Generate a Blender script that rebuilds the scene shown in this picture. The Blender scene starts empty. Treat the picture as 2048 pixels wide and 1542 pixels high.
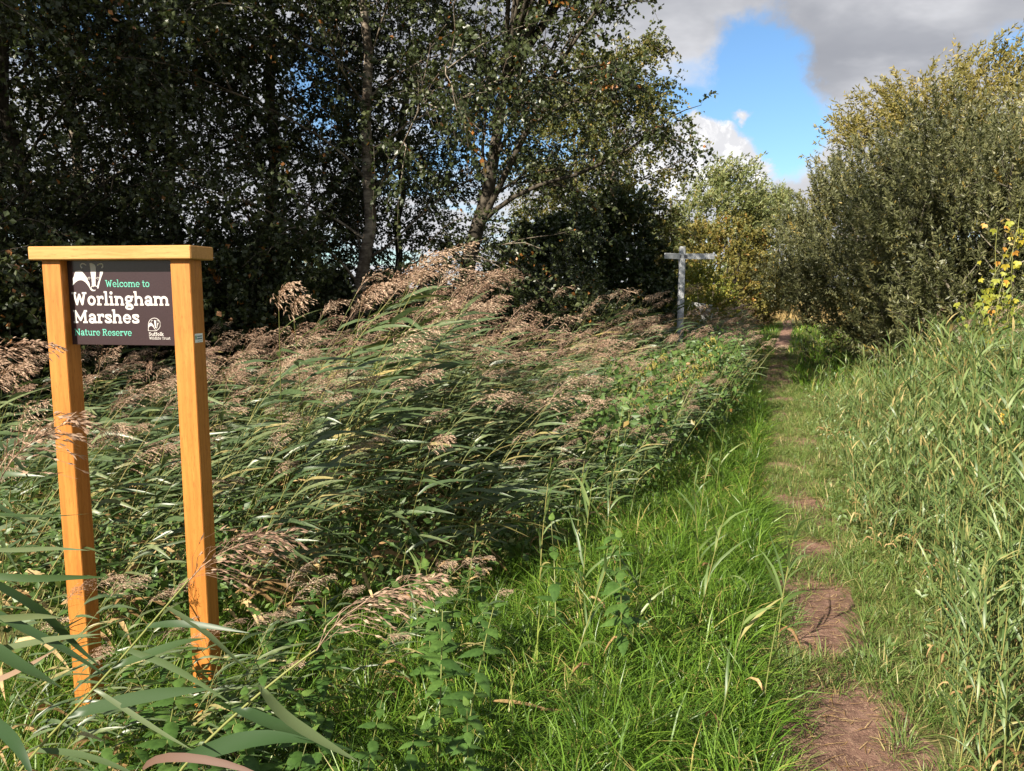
import bpy, math, random
import numpy as np
from mathutils import Vector, Matrix

random.seed(5)
rng = np.random.default_rng(11)
scn = bpy.context.scene
COL = scn.collection
RAD = math.radians

# ------------------------------------------------------------------ camera
F = 1540.0                     # focal length in pixels of the 2048 px wide photograph
PITCH = RAD(7.2)
EYE = 1.65
cam = bpy.data.cameras.new('camera')
cam.sensor_width = 36.0
cam.lens = 36.0 * F / 2048.0
cam.clip_start = 0.05
cam.clip_end = 6000
camo = bpy.data.objects.new('camera', cam)
camo.location = (0, 0, EYE)
camo.rotation_euler = (math.pi / 2 - PITCH, 0, 0)
COL.objects.link(camo)
scn.camera = camo

# ------------------------------------------------------------------ light
SUN_EL = RAD(34)
SUN_AZ = RAD(44)               # to the left of straight behind the camera
SUN_DIR = Vector((-math.sin(SUN_AZ) * math.cos(SUN_EL), -math.cos(SUN_AZ) * math.cos(SUN_EL), math.sin(SUN_EL)))
sl = bpy.data.lights.new('sun', 'SUN')
sl.energy = 5.0
sl.angle = RAD(0.5)
sl.color = (1.0, 0.91, 0.77)
so = bpy.data.objects.new('sun', sl)
so.rotation_euler = SUN_DIR.to_track_quat('Z', 'Y').to_euler()
so.location = (-20, -20, 30)
COL.objects.link(so)

vs = scn.view_settings
vs.view_transform = 'Standard'
vs.look = 'None'
vs.exposure = 1.5
vs.gamma = 1.0
vs.use_curve_mapping = False
cy = scn.cycles
cy.max_bounces = 4
cy.diffuse_bounces = 2
cy.glossy_bounces = 2
cy.transmission_bounces = 2
cy.transparent_max_bounces = 4
cy.debug_use_spatial_splits = True
cy.caustics_reflective = False
cy.caustics_refractive = False


def ray(px, py):
    u, v = px - 1024.0, 771.0 - py
    c, s = math.cos(PITCH), math.sin(PITCH)
    return np.array([u, F * c + v * s, v * c - F * s])


def at_y(px, py, y):
    d = ray(px, py)
    return np.array([0, 0, EYE]) + d * (y / d[1])


def at_z(px, py, z=0.0):
    d = ray(px, py)
    return np.array([0, 0, EYE]) + d * ((z - EYE) / d[2])


# ------------------------------------------------------------------ world: sky with clouds
world = bpy.data.worlds.new('World')
scn.world = world
world.use_nodes = True
nt = world.node_tree
nt.nodes.clear()


class NB:
    """small helper to write node trees as expressions"""

    def __init__(self, tree):
        self.t = tree

    def new(self, kind, **kw):
        n = self.t.nodes.new(kind)
        for k, v in kw.items():
            setattr(n, k, v)
        return n

    def put(self, sock, v):
        if isinstance(v, bpy.types.NodeSocket):
            self.t.links.new(v, sock)
        else:
            sock.default_value = v

    def math(self, op, a, b=0.0, c=0.0, clamp=False):
        n = self.new('ShaderNodeMath', operation=op, use_clamp=clamp)
        self.put(n.inputs[0], a)
        self.put(n.inputs[1], b)
        self.put(n.inputs[2], c)
        return n.outputs[0]

    def vmath(self, op, a, b=(0, 0, 0), out=0):
        n = self.new('ShaderNodeVectorMath', operation=op)
        self.put(n.inputs[0], a)
        self.put(n.inputs[1], b)
        return n.outputs[out]

    def scale(self, a, f):
        n = self.new('ShaderNodeVectorMath', operation='SCALE')
        self.put(n.inputs[0], a)
        self.put(n.inputs['Scale'], f)
        return n.outputs[0]

    def noise(self, vec, scale, detail=4.0, rough=0.55, dist=0.0, col=False):
        n = self.new('ShaderNodeTexNoise')
        self.put(n.inputs['Vector'], vec)
        n.inputs['Scale'].default_value = scale
        n.inputs['Detail'].default_value = detail
        n.inputs['Roughness'].default_value = rough
        n.inputs['Distortion'].default_value = dist
        return n.outputs['Color' if col else 'Fac']

    def smooth(self, x, lo, hi, a=0.0, b=1.0):
        n = self.new('ShaderNodeMapRange', interpolation_type='SMOOTHSTEP')
        self.put(n.inputs['Value'], x)
        n.inputs['From Min'].default_value = lo
        n.inputs['From Max'].default_value = hi
        n.inputs['To Min'].default_value = a
        n.inputs['To Max'].default_value = b
        return n.outputs['Result']

    def mix(self, f, a, b, mode='MIX'):
        n = self.new('ShaderNodeMix', data_type='RGBA', blend_type=mode)
        self.put(n.inputs[0], f)
        self.put(n.inputs[6], a)
        self.put(n.inputs[7], b)
        return n.outputs[2]

    def ramp(self, f, stops):
        n = self.new('ShaderNodeValToRGB')
        e = n.color_ramp.elements
        while len(e) < len(stops):
            e.new(0.5)
        for el, (p, c) in zip(e, stops):
            el.position = p
            el.color = (c[0], c[1], c[2], 1)
        self.put(n.inputs[0], f)
        return n.outputs[0]


w = NB(nt)
sky = w.new('ShaderNodeTexSky', sky_type='NISHITA')
sky.sun_disc = False
sky.sun_elevation = SUN_EL
sky.sun_rotation = math.atan2(SUN_DIR.x, SUN_DIR.y)
sky.altitude = 0
sky.air_density = 1.0
sky.dust_density = 0.4
sky.ozone_density = 2.0
tc = w.new('ShaderNodeTexCoord')
D = tc.outputs['Generated']
sep = w.new('ShaderNodeSeparateXYZ')
w.put(sep.inputs[0], D)
inv = w.math('DIVIDE', 1.0, w.math('ADD', w.math('MAXIMUM', sep.outputs[2], 0.0), 0.16))
plane = w.scale(D, inv)
warp = w.scale(w.vmath('SUBTRACT', w.noise(D, 14.0, 6.0, 0.62, col=True), (0.5, 0.5, 0.5)), 0.085)
DW = w.vmath('ADD', D, warp)


def blob(px, py, a, b, soft0, soft1):
    """soft ellipse on the sky dome round one direction; a, b in radians"""
    c = Vector(ray(px, py)).normalized()
    tu = Vector((c.y, -c.x, 0)).normalized()
    tv = tu.cross(c)
    u = w.math('MULTIPLY', w.vmath('DOT_PRODUCT', DW, tuple(tu), 1), 1.0 / a)
    v = w.math('MULTIPLY', w.vmath('DOT_PRODUCT', DW, tuple(tv), 1), 1.0 / b)
    r = w.math('SQRT', w.math('ADD', w.math('MULTIPLY', u, u), w.math('MULTIPLY', v, v)))
    front = w.math('GREATER_THAN', w.vmath('DOT_PRODUCT', D, tuple(c), 1), 0.0)
    return w.math('MULTIPLY', w.smooth(r, soft0, soft1, 1.0, 0.0), front)


base_n = w.noise(plane, 0.9, 6.0, 0.55, 0.3)
cover = w.smooth(base_n, 0.36, 0.50)
gap = blob(1500, 165, 0.060, 0.072, 0.75, 1.15)
for args in ((1470, 268, 0.095, 0.055, 0.7, 1.15), (1565, 255, 0.055, 0.055, 0.7, 1.15), (1010, 265, 0.10, 0.06, 0.4, 1.3),
             (640, 190, 0.05, 0.07, 0.4, 1.3), (190, 70, 0.10, 0.05, 0.4, 1.3), (2060, 110, 0.05, 0.03, 0.4, 1.3)):
    gap = w.math('MAXIMUM', gap, blob(*args))
cover = w.math('MULTIPLY', cover, w.math('SUBTRACT', 1.0, gap))
puff = blob(1395, 322, 0.072, 0.042, 0.82, 1.08)
for args in ((1462, 345, 0.055, 0.022, 0.8, 1.1), (1340, 350, 0.06, 0.03, 0.7, 1.2), (1475, 240, 0.017, 0.008, 0.2, 1.2)):
    puff = w.math('MAXIMUM', puff, blob(*args))
cover = w.math('MAXIMUM', cover, puff)
shade = w.noise(plane, 1.7, 5.0, 0.5)
thick = w.math('MULTIPLY', w.smooth(base_n, 0.40, 0.60), w.smooth(sep.outputs[2], 0.02, 0.30, 0.25, 1.0))
grey = w.math('MULTIPLY', thick, w.smooth(shade, 0.25, 0.70, 0.55, 1.0))
grey = w.math('MULTIPLY', grey, w.math('SUBTRACT', 1.0, w.math('MULTIPLY', puff, 0.75)))
cloud_col = w.mix(grey, (5.4, 5.4, 5.6, 1), (2.3, 2.4, 2.7, 1))
curl = w.noise(DW, 30.0, 5.0, 0.6)
cloud_col = w.mix(w.math('MULTIPLY', puff, w.smooth(curl, 0.42, 0.60)), cloud_col, (7.6, 7.5, 7.5, 1))
sky_blue = w.mix(1.0, sky.outputs[0], (0.78, 0.98, 1.12, 1), 'MULTIPLY')
final = w.mix(cover, sky_blue, cloud_col)
bg = w.new('ShaderNodeBackground')
w.put(bg.inputs[0], final)
bg.inputs[1].default_value = 0.056
wo = w.new('ShaderNodeOutputWorld')
nt.links.new(bg.outputs[0], wo.inputs[0])


# ------------------------------------------------------------------ materials
def new_mat(name):
    m = bpy.data.materials.new(name)
    m.use_nodes = True
    m.node_tree.nodes.clear()
    return m, NB(m.node_tree)


def finish(n, shader):
    o = n.new('ShaderNodeOutputMaterial')
    n.t.links.new(shader, o.inputs[0])


def principled(n, col, rough=0.6, spec=0.3, bump=None, bs=0.3, bd=0.01):
    p = n.new('ShaderNodeBsdfPrincipled')
    n.put(p.inputs['Base Color'], col)
    n.put(p.inputs['Roughness'], rough)
    p.inputs['Specular IOR Level'].default_value = spec
    if bump is not None:
        b = n.new('ShaderNodeBump')
        b.inputs['Strength'].default_value = bs
        b.inputs['Distance'].default_value = bd
        n.put(b.inputs['Height'], bump)
        n.t.links.new(b.outputs[0], p.inputs['Normal'])
    return p.outputs[0]


def leaf_mat(name, stops, transl=0.3, rough=0.5, spec=0.25, tcol=(1.15, 1.2, 0.6), objvar=0.0):
    """thin plant tissue: colour from the per-leaf random attribute 'var', light shining through"""
    m, n = new_mat(name)
    a = n.new('ShaderNodeAttribute', attribute_name='var')
    f = a.outputs['Fac']
    if objvar:
        oi = n.new('ShaderNodeObjectInfo')
        f = n.math('ADD', f, n.math('MULTIPLY', n.math('SUBTRACT', oi.outputs['Random'], 0.5), objvar), clamp=True)
    col = n.ramp(f, stops)
    if name not in ('reed_leaf', 'straw', 'nettle'):
        mottle = None
    else:
        geo = n.new('ShaderNodeNewGeometry')
        mottle = n.noise(geo.outputs['Position'], 55.0, 2.0)
        col = n.mix(1.0, col, n.ramp(mottle, [(0.3, (0.72, 0.75, 0.72)), (0.7, (1.2, 1.18, 1.15))]), 'MULTIPLY')
    p = principled(n, col, rough, spec)
    t = n.new('ShaderNodeBsdfTranslucent')
    n.put(t.inputs[0], n.mix(1.0, col, (*tcol, 1), 'MULTIPLY'))
    mx = n.new('ShaderNodeMixShader')
    mx.inputs[0].default_value = transl
    n.t.links.new(p, mx.inputs[1])
    n.t.links.new(t.outputs[0], mx.inputs[2])
    finish(n, mx.outputs[0])
    return m


M = {}
M['reed_leaf'] = leaf_mat('reed_leaf', [(0.0, (0.05, 0.082, 0.032)), (0.55, (0.085, 0.122, 0.052)), (0.9, (0.15, 0.175, 0.08)), (1.0, (0.30, 0.24, 0.10))], 0.25, 0.38, 0.45)
M['near_leaf'] = leaf_mat('near_leaf', [(0.0, (0.028, 0.060, 0.020)), (0.5, (0.05, 0.085, 0.032)), (1.0, (0.14, 0.165, 0.08))], 0.35, 0.42, 0.35, (1.3, 1.5, 0.45))
M['dead_leaf'] = leaf_mat('dead_leaf', [(0.0, (0.10, 0.058, 0.042)), (0.5, (0.16, 0.10, 0.07)), (1.0, (0.28, 0.20, 0.13))], 0.15, 0.6, 0.2, (1.1, 0.95, 0.8))
M['young_reed'] = leaf_mat('young_reed', [(0.0, (0.066, 0.110, 0.032)), (0.6, (0.122, 0.178, 0.055)), (0.93, (0.19, 0.235, 0.08)), (1.0, (0.34, 0.27, 0.11))], 0.3, 0.42, 0.4)
M['reed_stem'] = leaf_mat('reed_stem', [(0.0, (0.12, 0.15, 0.045)), (0.6, (0.20, 0.20, 0.06)), (1.0, (0.32, 0.25, 0.10))], 0.05, 0.45, 0.35)
M['plume'] = leaf_mat('plume', [(0.0, (0.20, 0.12, 0.085)), (0.5, (0.39, 0.275, 0.195)), (1.0, (0.56, 0.44, 0.32))], 0.25, 0.7, 0.1, (1.1, 0.95, 0.8))
M['straw'] = leaf_mat('straw', [(0.0, (0.16, 0.09, 0.04)), (0.5, (0.30, 0.19, 0.085)), (1.0, (0.46, 0.34, 0.17))], 0.2, 0.6, 0.2, (1.1, 1.0, 0.7))
M['grass'] = leaf_mat('grass', [(0.0, (0.042, 0.095, 0.010)), (0.5, (0.09, 0.175, 0.018)), (0.9, (0.165, 0.26, 0.033)), (1.0, (0.36, 0.30, 0.10))], 0.35, 0.4, 0.35, (1.2, 1.25, 0.5))
M['verge'] = leaf_mat('verge', [(0.0, (0.06, 0.115, 0.022)), (0.5, (0.12, 0.18, 0.04)), (0.8, (0.20, 0.22, 0.07)), (1.0, (0.40, 0.31, 0.14))], 0.3, 0.45, 0.3)
M['nettle'] = leaf_mat('nettle', [(0.0, (0.035, 0.08, 0.018)), (0.7, (0.065, 0.13, 0.028)), (1.0, (0.12, 0.19, 0.04))], 0.3, 0.5, 0.25)
M['nettle_seed'] = leaf_mat('nettle_seed', [(0.0, (0.17, 0.17, 0.04)), (1.0, (0.30, 0.25, 0.07))], 0.2, 0.7, 0.1)
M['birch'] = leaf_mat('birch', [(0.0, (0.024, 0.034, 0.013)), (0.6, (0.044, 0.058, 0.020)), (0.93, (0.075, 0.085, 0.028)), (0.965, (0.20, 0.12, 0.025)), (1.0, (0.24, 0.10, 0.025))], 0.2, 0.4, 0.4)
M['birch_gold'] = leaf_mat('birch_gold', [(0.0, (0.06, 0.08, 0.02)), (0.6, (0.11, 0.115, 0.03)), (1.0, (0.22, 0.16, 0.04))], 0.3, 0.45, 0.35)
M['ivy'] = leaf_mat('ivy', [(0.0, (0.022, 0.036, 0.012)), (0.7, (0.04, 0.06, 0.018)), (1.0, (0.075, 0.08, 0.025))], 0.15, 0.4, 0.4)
M['sallow'] = leaf_mat('sallow', [(0.0, (0.058, 0.066, 0.026)), (0.55, (0.112, 0.118, 0.050)), (0.9, (0.18, 0.175, 0.075)), (1.0, (0.27, 0.20, 0.05))], 0.25, 0.45, 0.4)
M['willow'] = leaf_mat('willow', [(0.0, (0.11, 0.14, 0.05)), (0.6, (0.18, 0.20, 0.075)), (1.0, (0.28, 0.24, 0.085))], 0.3, 0.45, 0.35)
M['willow_gold'] = leaf_mat('willow_gold', [(0.0, (0.12, 0.115, 0.03)), (0.6, (0.21, 0.18, 0.05)), (1.0, (0.32, 0.24, 0.07))], 0.3, 0.45, 0.35)
M['thorn'] = leaf_mat('thorn', [(0.0, (0.08, 0.085, 0.02)), (0.6, (0.16, 0.14, 0.035)), (0.9, (0.24, 0.17, 0.04)), (1.0, (0.30, 0.11, 0.03))], 0.25, 0.5, 0.3)
M['lime_leaf'] = leaf_mat('lime_leaf', [(0.0, (0.12, 0.16, 0.025)), (0.6, (0.22, 0.23, 0.04)), (1.0, (0.36, 0.28, 0.05))], 0.3, 0.5, 0.3)
M['yellow_leaf'] = leaf_mat('yellow_leaf', [(0.0, (0.14, 0.19, 0.03)), (0.5, (0.30, 0.30, 0.04)), (0.85, (0.52, 0.38, 0.04)), (1.0, (0.50, 0.18, 0.05))], 0.3, 0.5, 0.3)
M['gold_leaf'] = leaf_mat('gold_leaf', [(0.0, (0.50, 0.30, 0.02)), (1.0, (0.62, 0.42, 0.05))], 0.25, 0.5, 0.3, (1.1, 1.0, 0.5))
M['under'] = leaf_mat('under', [(0.0, (0.035, 0.075, 0.016)), (0.6, (0.07, 0.125, 0.028)), (0.92, (0.12, 0.17, 0.04)), (1.0, (0.25, 0.14, 0.05))], 0.25, 0.45, 0.35)
M['meadow'] = leaf_mat('meadow', [(0.0, (0.20, 0.15, 0.06)), (0.6, (0.32, 0.23, 0.10)), (1.0, (0.40, 0.30, 0.14))], 0.2, 0.7, 0.1, (1.1, 1.0, 0.7))
M['far_leaf'] = leaf_mat('far_leaf', [(0.0, (0.05, 0.07, 0.04)), (1.0, (0.10, 0.12, 0.06))], 0.2, 0.6, 0.2)


def bark(name, dark, light, birch=False):
    m, n = new_mat(name)
    g = n.new('ShaderNodeNewGeometry')
    mp = n.vmath('MULTIPLY', g.outputs['Position'], (1, 1, 0.25) if not birch else (1, 1, 3.0))
    a = n.noise(mp, 22 if not birch else 7, 5.0, 0.65)
    col = n.ramp(a, [(0.36, dark), (0.60, light)])
    if birch:
        b = n.noise(g.outputs['Position'], 3.0, 4.0, 0.6)
        col = n.mix(n.smooth(b, 0.48, 0.62), col, (0.075, 0.055, 0.04, 1))
    finish(n, principled(n, col, 0.8, 0.2, a, 0.6, 0.01))
    return m


M['birch_bark'] = bark('birch_bark', (0.06, 0.045, 0.033), (0.26, 0.22, 0.17), True)
M['dark_bark'] = bark('dark_bark', (0.022, 0.018, 0.013), (0.07, 0.058, 0.042))
M['grey_bark'] = bark('grey_bark', (0.07, 0.06, 0.045), (0.20, 0.175, 0.13))


def wood(name, c0, c1, c2, axis):
    m, n = new_mat(name)
    t = n.new('ShaderNodeTexCoord')
    sc = {'Z': (1, 1, 0.05), 'X': (0.05, 1, 1)}[axis]
    v = n.vmath('MULTIPLY', t.outputs['Object'], sc)
    wob = n.vmath('ADD', v, n.scale(n.noise(t.outputs['Object'], 3.0, 2.0, col=True), 0.03))
    ring = n.noise(wob, 70.0, 3.0, 0.5, 0.4)
    fine = n.noise(v, 420.0, 2.0, 0.6)
    big = n.noise(t.outputs['Object'], 2.2, 3.0)
    col = n.ramp(ring, [(0.32, c0), (0.5, c1), (0.68, c2)])
    col = n.mix(0.35, col, n.ramp(big, [(0.35, c0), (0.65, c2)]))
    col = n.mix(n.smooth(fine, 0.58, 0.72), col, (c0[0] * 0.55, c0[1] * 0.5, c0[2] * 0.5, 1))
    h = n.math('ADD', n.math('MULTIPLY', ring, 0.4), fine)
    finish(n, principled(n, col, 0.5, 0.3, h, 0.25, 0.002))
    return m


M['oak_post'] = wood('oak_post', (0.30, 0.105, 0.018), (0.38, 0.145, 0.026), (0.44, 0.18, 0.038), 'Z')
M['oak_cap'] = wood('oak_cap', (0.36, 0.17, 0.045), (0.44, 0.225, 0.068), (0.50, 0.27, 0.09), 'X')


def plain(name, col, rough=0.6, spec=0.3, var=0.15, scale=30, bs=0.15, bd=0.002):
    m, n = new_mat(name)
    t = n.new('ShaderNodeTexCoord')
    a = n.noise(t.outputs['Object'], scale, 5.0, 0.6)
    lo = tuple(c * (1 - var) for c in col)
    hi = tuple(min(1, c * (1 + var)) for c in col)
    finish(n, principled(n, n.ramp(a, [(0.3, lo), (0.7, hi)]), rough, spec, a, bs, bd))
    return m


M['board'] = plain('board', (0.034, 0.020, 0.023), 0.22, 0.5, 0.10, 160, 0.06, 0.0006)
M['white_print'] = plain('white_print', (0.50, 0.47, 0.45), 0.4, 0.3, 0.03, 40, 0.0)
M['mint_print'] = plain('mint_print', (0.11, 0.40, 0.30), 0.4, 0.3, 0.03, 40, 0.0)
M['sticker_white'] = plain('sticker_white', (0.72, 0.76, 0.74), 0.35, 0.4, 0.04, 40, 0.0)
M['sticker_green'] = plain('sticker_green', (0.08, 0.30, 0.12), 0.4, 0.3, 0.05, 40, 0.0)
M['sticker_ink'] = plain('sticker_ink', (0.07, 0.12, 0.16), 0.4, 0.3, 0.05, 40, 0.0)
M['grey_paint'] = plain('grey_paint', (0.46, 0.475, 0.49), 0.6, 0.3, 0.22, 18, 0.3, 0.003)
M['steel'] = plain('steel', (0.10, 0.10, 0.11), 0.5, 0.5, 0.2, 60)
M['concrete'] = plain('concrete', (0.42, 0.43, 0.42), 0.85, 0.2, 0.25, 14, 0.4, 0.01)
M['rail_wood'] = plain('rail_wood', (0.36, 0.27, 0.20), 0.8, 0.2, 0.25, 12, 0.4, 0.005)

m_, n_ = new_mat('ground')
g_ = n_.new('ShaderNodeNewGeometry')
P_ = g_.outputs['Position']
a_ = n_.noise(P_, 6.0, 6.0, 0.65)
b_ = n_.noise(P_, 90.0, 3.0, 0.6)
c_ = n_.noise(P_, 0.25, 4.0, 0.6)
col_ = n_.ramp(a_, [(0.3, (0.035, 0.035, 0.015)), (0.5, (0.06, 0.065, 0.02)), (0.7, (0.13, 0.10, 0.05))])
col_ = n_.mix(n_.smooth(b_, 0.45, 0.7), col_, (0.16, 0.12, 0.06, 1))
col_ = n_.mix(n_.smooth(c_, 0.4, 0.65), col_, (0.085, 0.10, 0.028, 1))
finish(n_, principled(n_, col_, 0.95, 0.1, n_.math('ADD', a_, n_.math('MULTIPLY', b_, 0.4)), 0.8, 0.03))
M['ground'] = m_

m_, n_ = new_mat('path_earth')
g_ = n_.new('ShaderNodeNewGeometry')
P_ = g_.outputs['Position']
a_ = n_.noise(P_, 9.0, 6.0, 0.7)
b_ = n_.noise(n_.vmath('MULTIPLY', P_, (1.0, 0.35, 1.0)), 120.0, 4.0, 0.65, 1.5)
c_ = n_.noise(n_.vmath('MULTIPLY', P_, (0.4, 1.0, 1.0)), 150.0, 3.0, 0.6, 1.0)
col_ = n_.ramp(a_, [(0.30, (0.07, 0.038, 0.028)), (0.52, (0.20, 0.115, 0.085)), (0.72, (0.33, 0.205, 0.15))])
col_ = n_.mix(n_.smooth(b_, 0.52, 0.64), col_, (0.36, 0.24, 0.16, 1))
d_ = n_.noise(P_, 1.4, 3.0, 0.6)
col_ = n_.mix(n_.smooth(d_, 0.42, 0.66, 0.0, 0.4), col_, (0.045, 0.028, 0.022, 1))
col_ = n_.mix(n_.smooth(c_, 0.58, 0.70), col_, (0.055, 0.034, 0.026, 1))
finish(n_, principled(n_, col_, 0.95, 0.1, n_.math('ADD', n_.math('ADD', a_, n_.math('MULTIPLY', b_, 0.35)), n_.math('MULTIPLY', c_, 0.3)), 0.9, 0.03))
M['path_earth'] = m_


# ------------------------------------------------------------------ mesh helpers
class Geo:
    """verts, quads, material index per face and a random value per vertex"""

    def __init__(self):
        self.v, self.f, self.m, self.r = [], [], [], []
        self.n = 0

    def add(self, V, Fq, var, mat=0):
        V = np.asarray(V, float).reshape(-1, 3)
        Fq = np.asarray(Fq, np.int64).reshape(-1, 4)
        self.v.append(V)
        self.f.append(Fq + self.n)
        self.m.append(np.full(len(Fq), mat, np.int32))
        self.r.append(np.broadcast_to(np.asarray(var, float).ravel(), (len(V),)) if np.size(var) == 1 else np.asarray(var, float).ravel())
        self.n += len(V)

    def arrays(self):
        return np.concatenate(self.v), np.concatenate(self.f), np.concatenate(self.m), np.concatenate(self.r)


def norm(a):
    return a / np.maximum(np.linalg.norm(a, axis=-1, keepdims=True), 1e-9)


def bake(out, geo, T, dv=None, clampvar=True):
    """copy geo with every 4x4 transform of T into out"""
    V, Fq, m, r = geo.arrays()
    T = np.asarray(T)
    k, nv = len(T), len(V)
    W = np.einsum('kij,vj->kvi', T[:, :3, :3], V) + T[:, None, :3, 3]
    FF = (Fq[None] + (np.arange(k) * nv)[:, None, None]).reshape(-1, 4)
    rr = np.tile(r, (k, 1))
    if dv is not None:
        rr = np.clip(rr + np.asarray(dv)[:, None], 0, 1)
    out.v.append(W.reshape(-1, 3))
    out.f.append(FF + out.n)
    out.m.append(np.tile(m, k))
    out.r.append(rr.ravel())
    out.n += k * nv


def to_mesh(name, geo, mats, smooth=False):
    V, Fq, m, r = geo.arrays()
    me = bpy.data.meshes.new(name)
    tri = Fq[:, 3] == Fq[:, 2]
    me.vertices.add(len(V))
    me.vertices.foreach_set('co', V.astype(np.float32).ravel())
    if tri.any():
        cnt = np.where(tri, 3, 4)
        loops = Fq.ravel()[np.stack([np.ones_like(tri), np.ones_like(tri), np.ones_like(tri), ~tri], 1).ravel()]
    else:
        cnt = np.full(len(Fq), 4)
        loops = Fq.ravel()
    me.loops.add(len(loops))
    me.loops.foreach_set('vertex_index', loops.astype(np.int32))
    me.polygons.add(len(Fq))
    me.polygons.foreach_set('loop_start', np.concatenate([[0], np.cumsum(cnt)[:-1]]).astype(np.int32))
    me.polygons.foreach_set('material_index', m.astype(np.int32))
    me.polygons.foreach_set('use_smooth', np.full(len(Fq), bool(smooth)))
    at = me.attributes.new('var', 'FLOAT', 'POINT')
    at.data.foreach_set('value', r.astype(np.float32))
    for k in (mats if isinstance(mats, (list, tuple)) else [mats]):
        me.materials.append(M[k])
    me.update(calc_edges=True)
    return me


def link(name, data, parent=None, loc=None):
    o = bpy.data.objects.new(name, data)
    COL.objects.link(o)
    if parent is not None:
        o.parent = parent
    if loc is not None:
        o.location = loc
    return o


def tag(o, label, cat, group=None, kind=None):
    o['label'] = label
    o['category'] = cat
    if group:
        o['group'] = group
    if kind:
        o['kind'] = kind
    return o


def copy_tree(o, parent=None):
    c = o.copy()
    COL.objects.link(c)
    c.parent = parent
    KIDS[c.name] = [copy_tree(ch, c) for ch in KIDS.get(o.name, [])]
    return c


KIDS = {}


def part(name, geo, mats, parent, smooth=False, kind=None, data=None):
    me = data if data is not None else to_mesh(name, geo, mats, smooth)
    o = link(name, me, parent)
    KIDS.setdefault(parent.name, []).append(o)
    if kind:
        o['kind'] = kind
    return o


def sweep(p0, d0, L, K, bend=(0, 0, 0), wob=0.0):
    """N curved lines of K points: start p0, direction d0, length L, direction drifting along bend"""
    p0 = np.atleast_2d(np.asarray(p0, float))
    N = len(p0)
    d0 = norm(np.broadcast_to(np.asarray(d0, float), (N, 3)))
    L = np.broadcast_to(np.asarray(L, float), (N,))
    bend = np.broadcast_to(np.asarray(bend, float), (N, 3))
    s = np.linspace(0, 1, K - 1)[None, :, None]
    d = d0[:, None] + bend[:, None] * s
    if wob:
        d = d + rng.normal(0, wob, d.shape)
    d = norm(d)
    st = d * (L / (K - 1))[:, None, None]
    C = np.concatenate([np.zeros((N, 1, 3)), np.cumsum(st, 1)], 1) + p0[:, None]
    return C


def tangents(C):
    return norm(np.gradient(C, axis=1))


def ribbons(g, C, H, var, side=None, fold=0.0, mat=0, twist=None):
    """flat (or folded) strips along N centre lines; H half width (N,K) or (K,)"""
    N, K, _ = C.shape
    T = tangents(C)
    if side is None:
        side = np.cross(T, np.array([0, 0, 1.0]) + 1e-3)
    S = norm(np.broadcast_to(side, C.shape))
    S = norm(S - T * np.sum(S * T, -1, keepdims=True))
    Nn = np.cross(S, T)
    if twist is not None:
        a = np.asarray(twist)[:, None, None] * np.linspace(0, 1, K)[None, :, None]
        S = S * np.cos(a) + Nn * np.sin(a)
        Nn = np.cross(S, T)
    H = np.broadcast_to(np.asarray(H, float), (N, K))[..., None]
    var = np.broadcast_to(np.asarray(var, float), (N,))
    if fold:
        V = np.stack([C - S * H + Nn * H * fold, C, C + S * H + Nn * H * fold], 2)
        w_ = 3
    else:
        V = np.stack([C - S * H, C + S * H], 2)
        w_ = 2
    idx = np.arange(N * K * w_).reshape(N, K, w_)
    qs = [np.stack([idx[:, :-1, j], idx[:, :-1, j + 1], idx[:, 1:, j + 1], idx[:, 1:, j]], -1) for j in range(w_ - 1)]
    g.add(V, np.concatenate([q.reshape(-1, 4) for q in qs]), np.repeat(var, K * w_), mat)


def tubes(g, C, R, sides, var, mat=0):
    N, K, _ = C.shape
    T = tangents(C)
    ref = np.where(np.abs(T[..., 2:3]) > 0.9, np.array([1.0, 0, 0]), np.array([0, 0, 1.0]))
    A = norm(np.cross(T, ref))
    B = np.cross(T, A)
    R = np.broadcast_to(np.asarray(R, float), (N, K))
    th = np.linspace(0, 2 * np.pi, sides, endpoint=False)
    V = C[:, :, None] + (A[:, :, None] * np.cos(th)[None, None, :, None] + B[:, :, None] * np.sin(th)[None, None, :, None]) * R[..., None, None]
    idx = np.arange(N * K * sides).reshape(N, K, sides)
    nx = np.roll(idx, -1, 2)
    q = np.stack([idx[:, :-1], nx[:, :-1], nx[:, 1:], idx[:, 1:]], -1)
    g.add(V, q, np.repeat(np.broadcast_to(np.asarray(var, float), (N,)), K * sides), mat)


def diamonds(g, P, Dn, Nn, L, W, var, mat=0, pos=0.42, cup=0.15):
    """one rhombic leaf per row, folded a little about its midrib line"""
    Dn = norm(Dn)
    S = norm(np.cross(Dn, Nn))
    U = np.cross(S, Dn)
    L = np.broadcast_to(L, (len(P),))[:, None]
    W = np.broadcast_to(W, (len(P),))[:, None] * 0.5
    mid = P + Dn * L * pos
    V = np.stack([P, mid + S * W + U * W * cup, P + Dn * L, mid - S * W + U * W * cup], 1)
    idx = np.arange(len(P) * 4).reshape(-1, 4)
    g.add(V, idx, np.repeat(var, 4), mat)


def rand_dir(n):
    return norm(rng.normal(size=(n, 3)))


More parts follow.
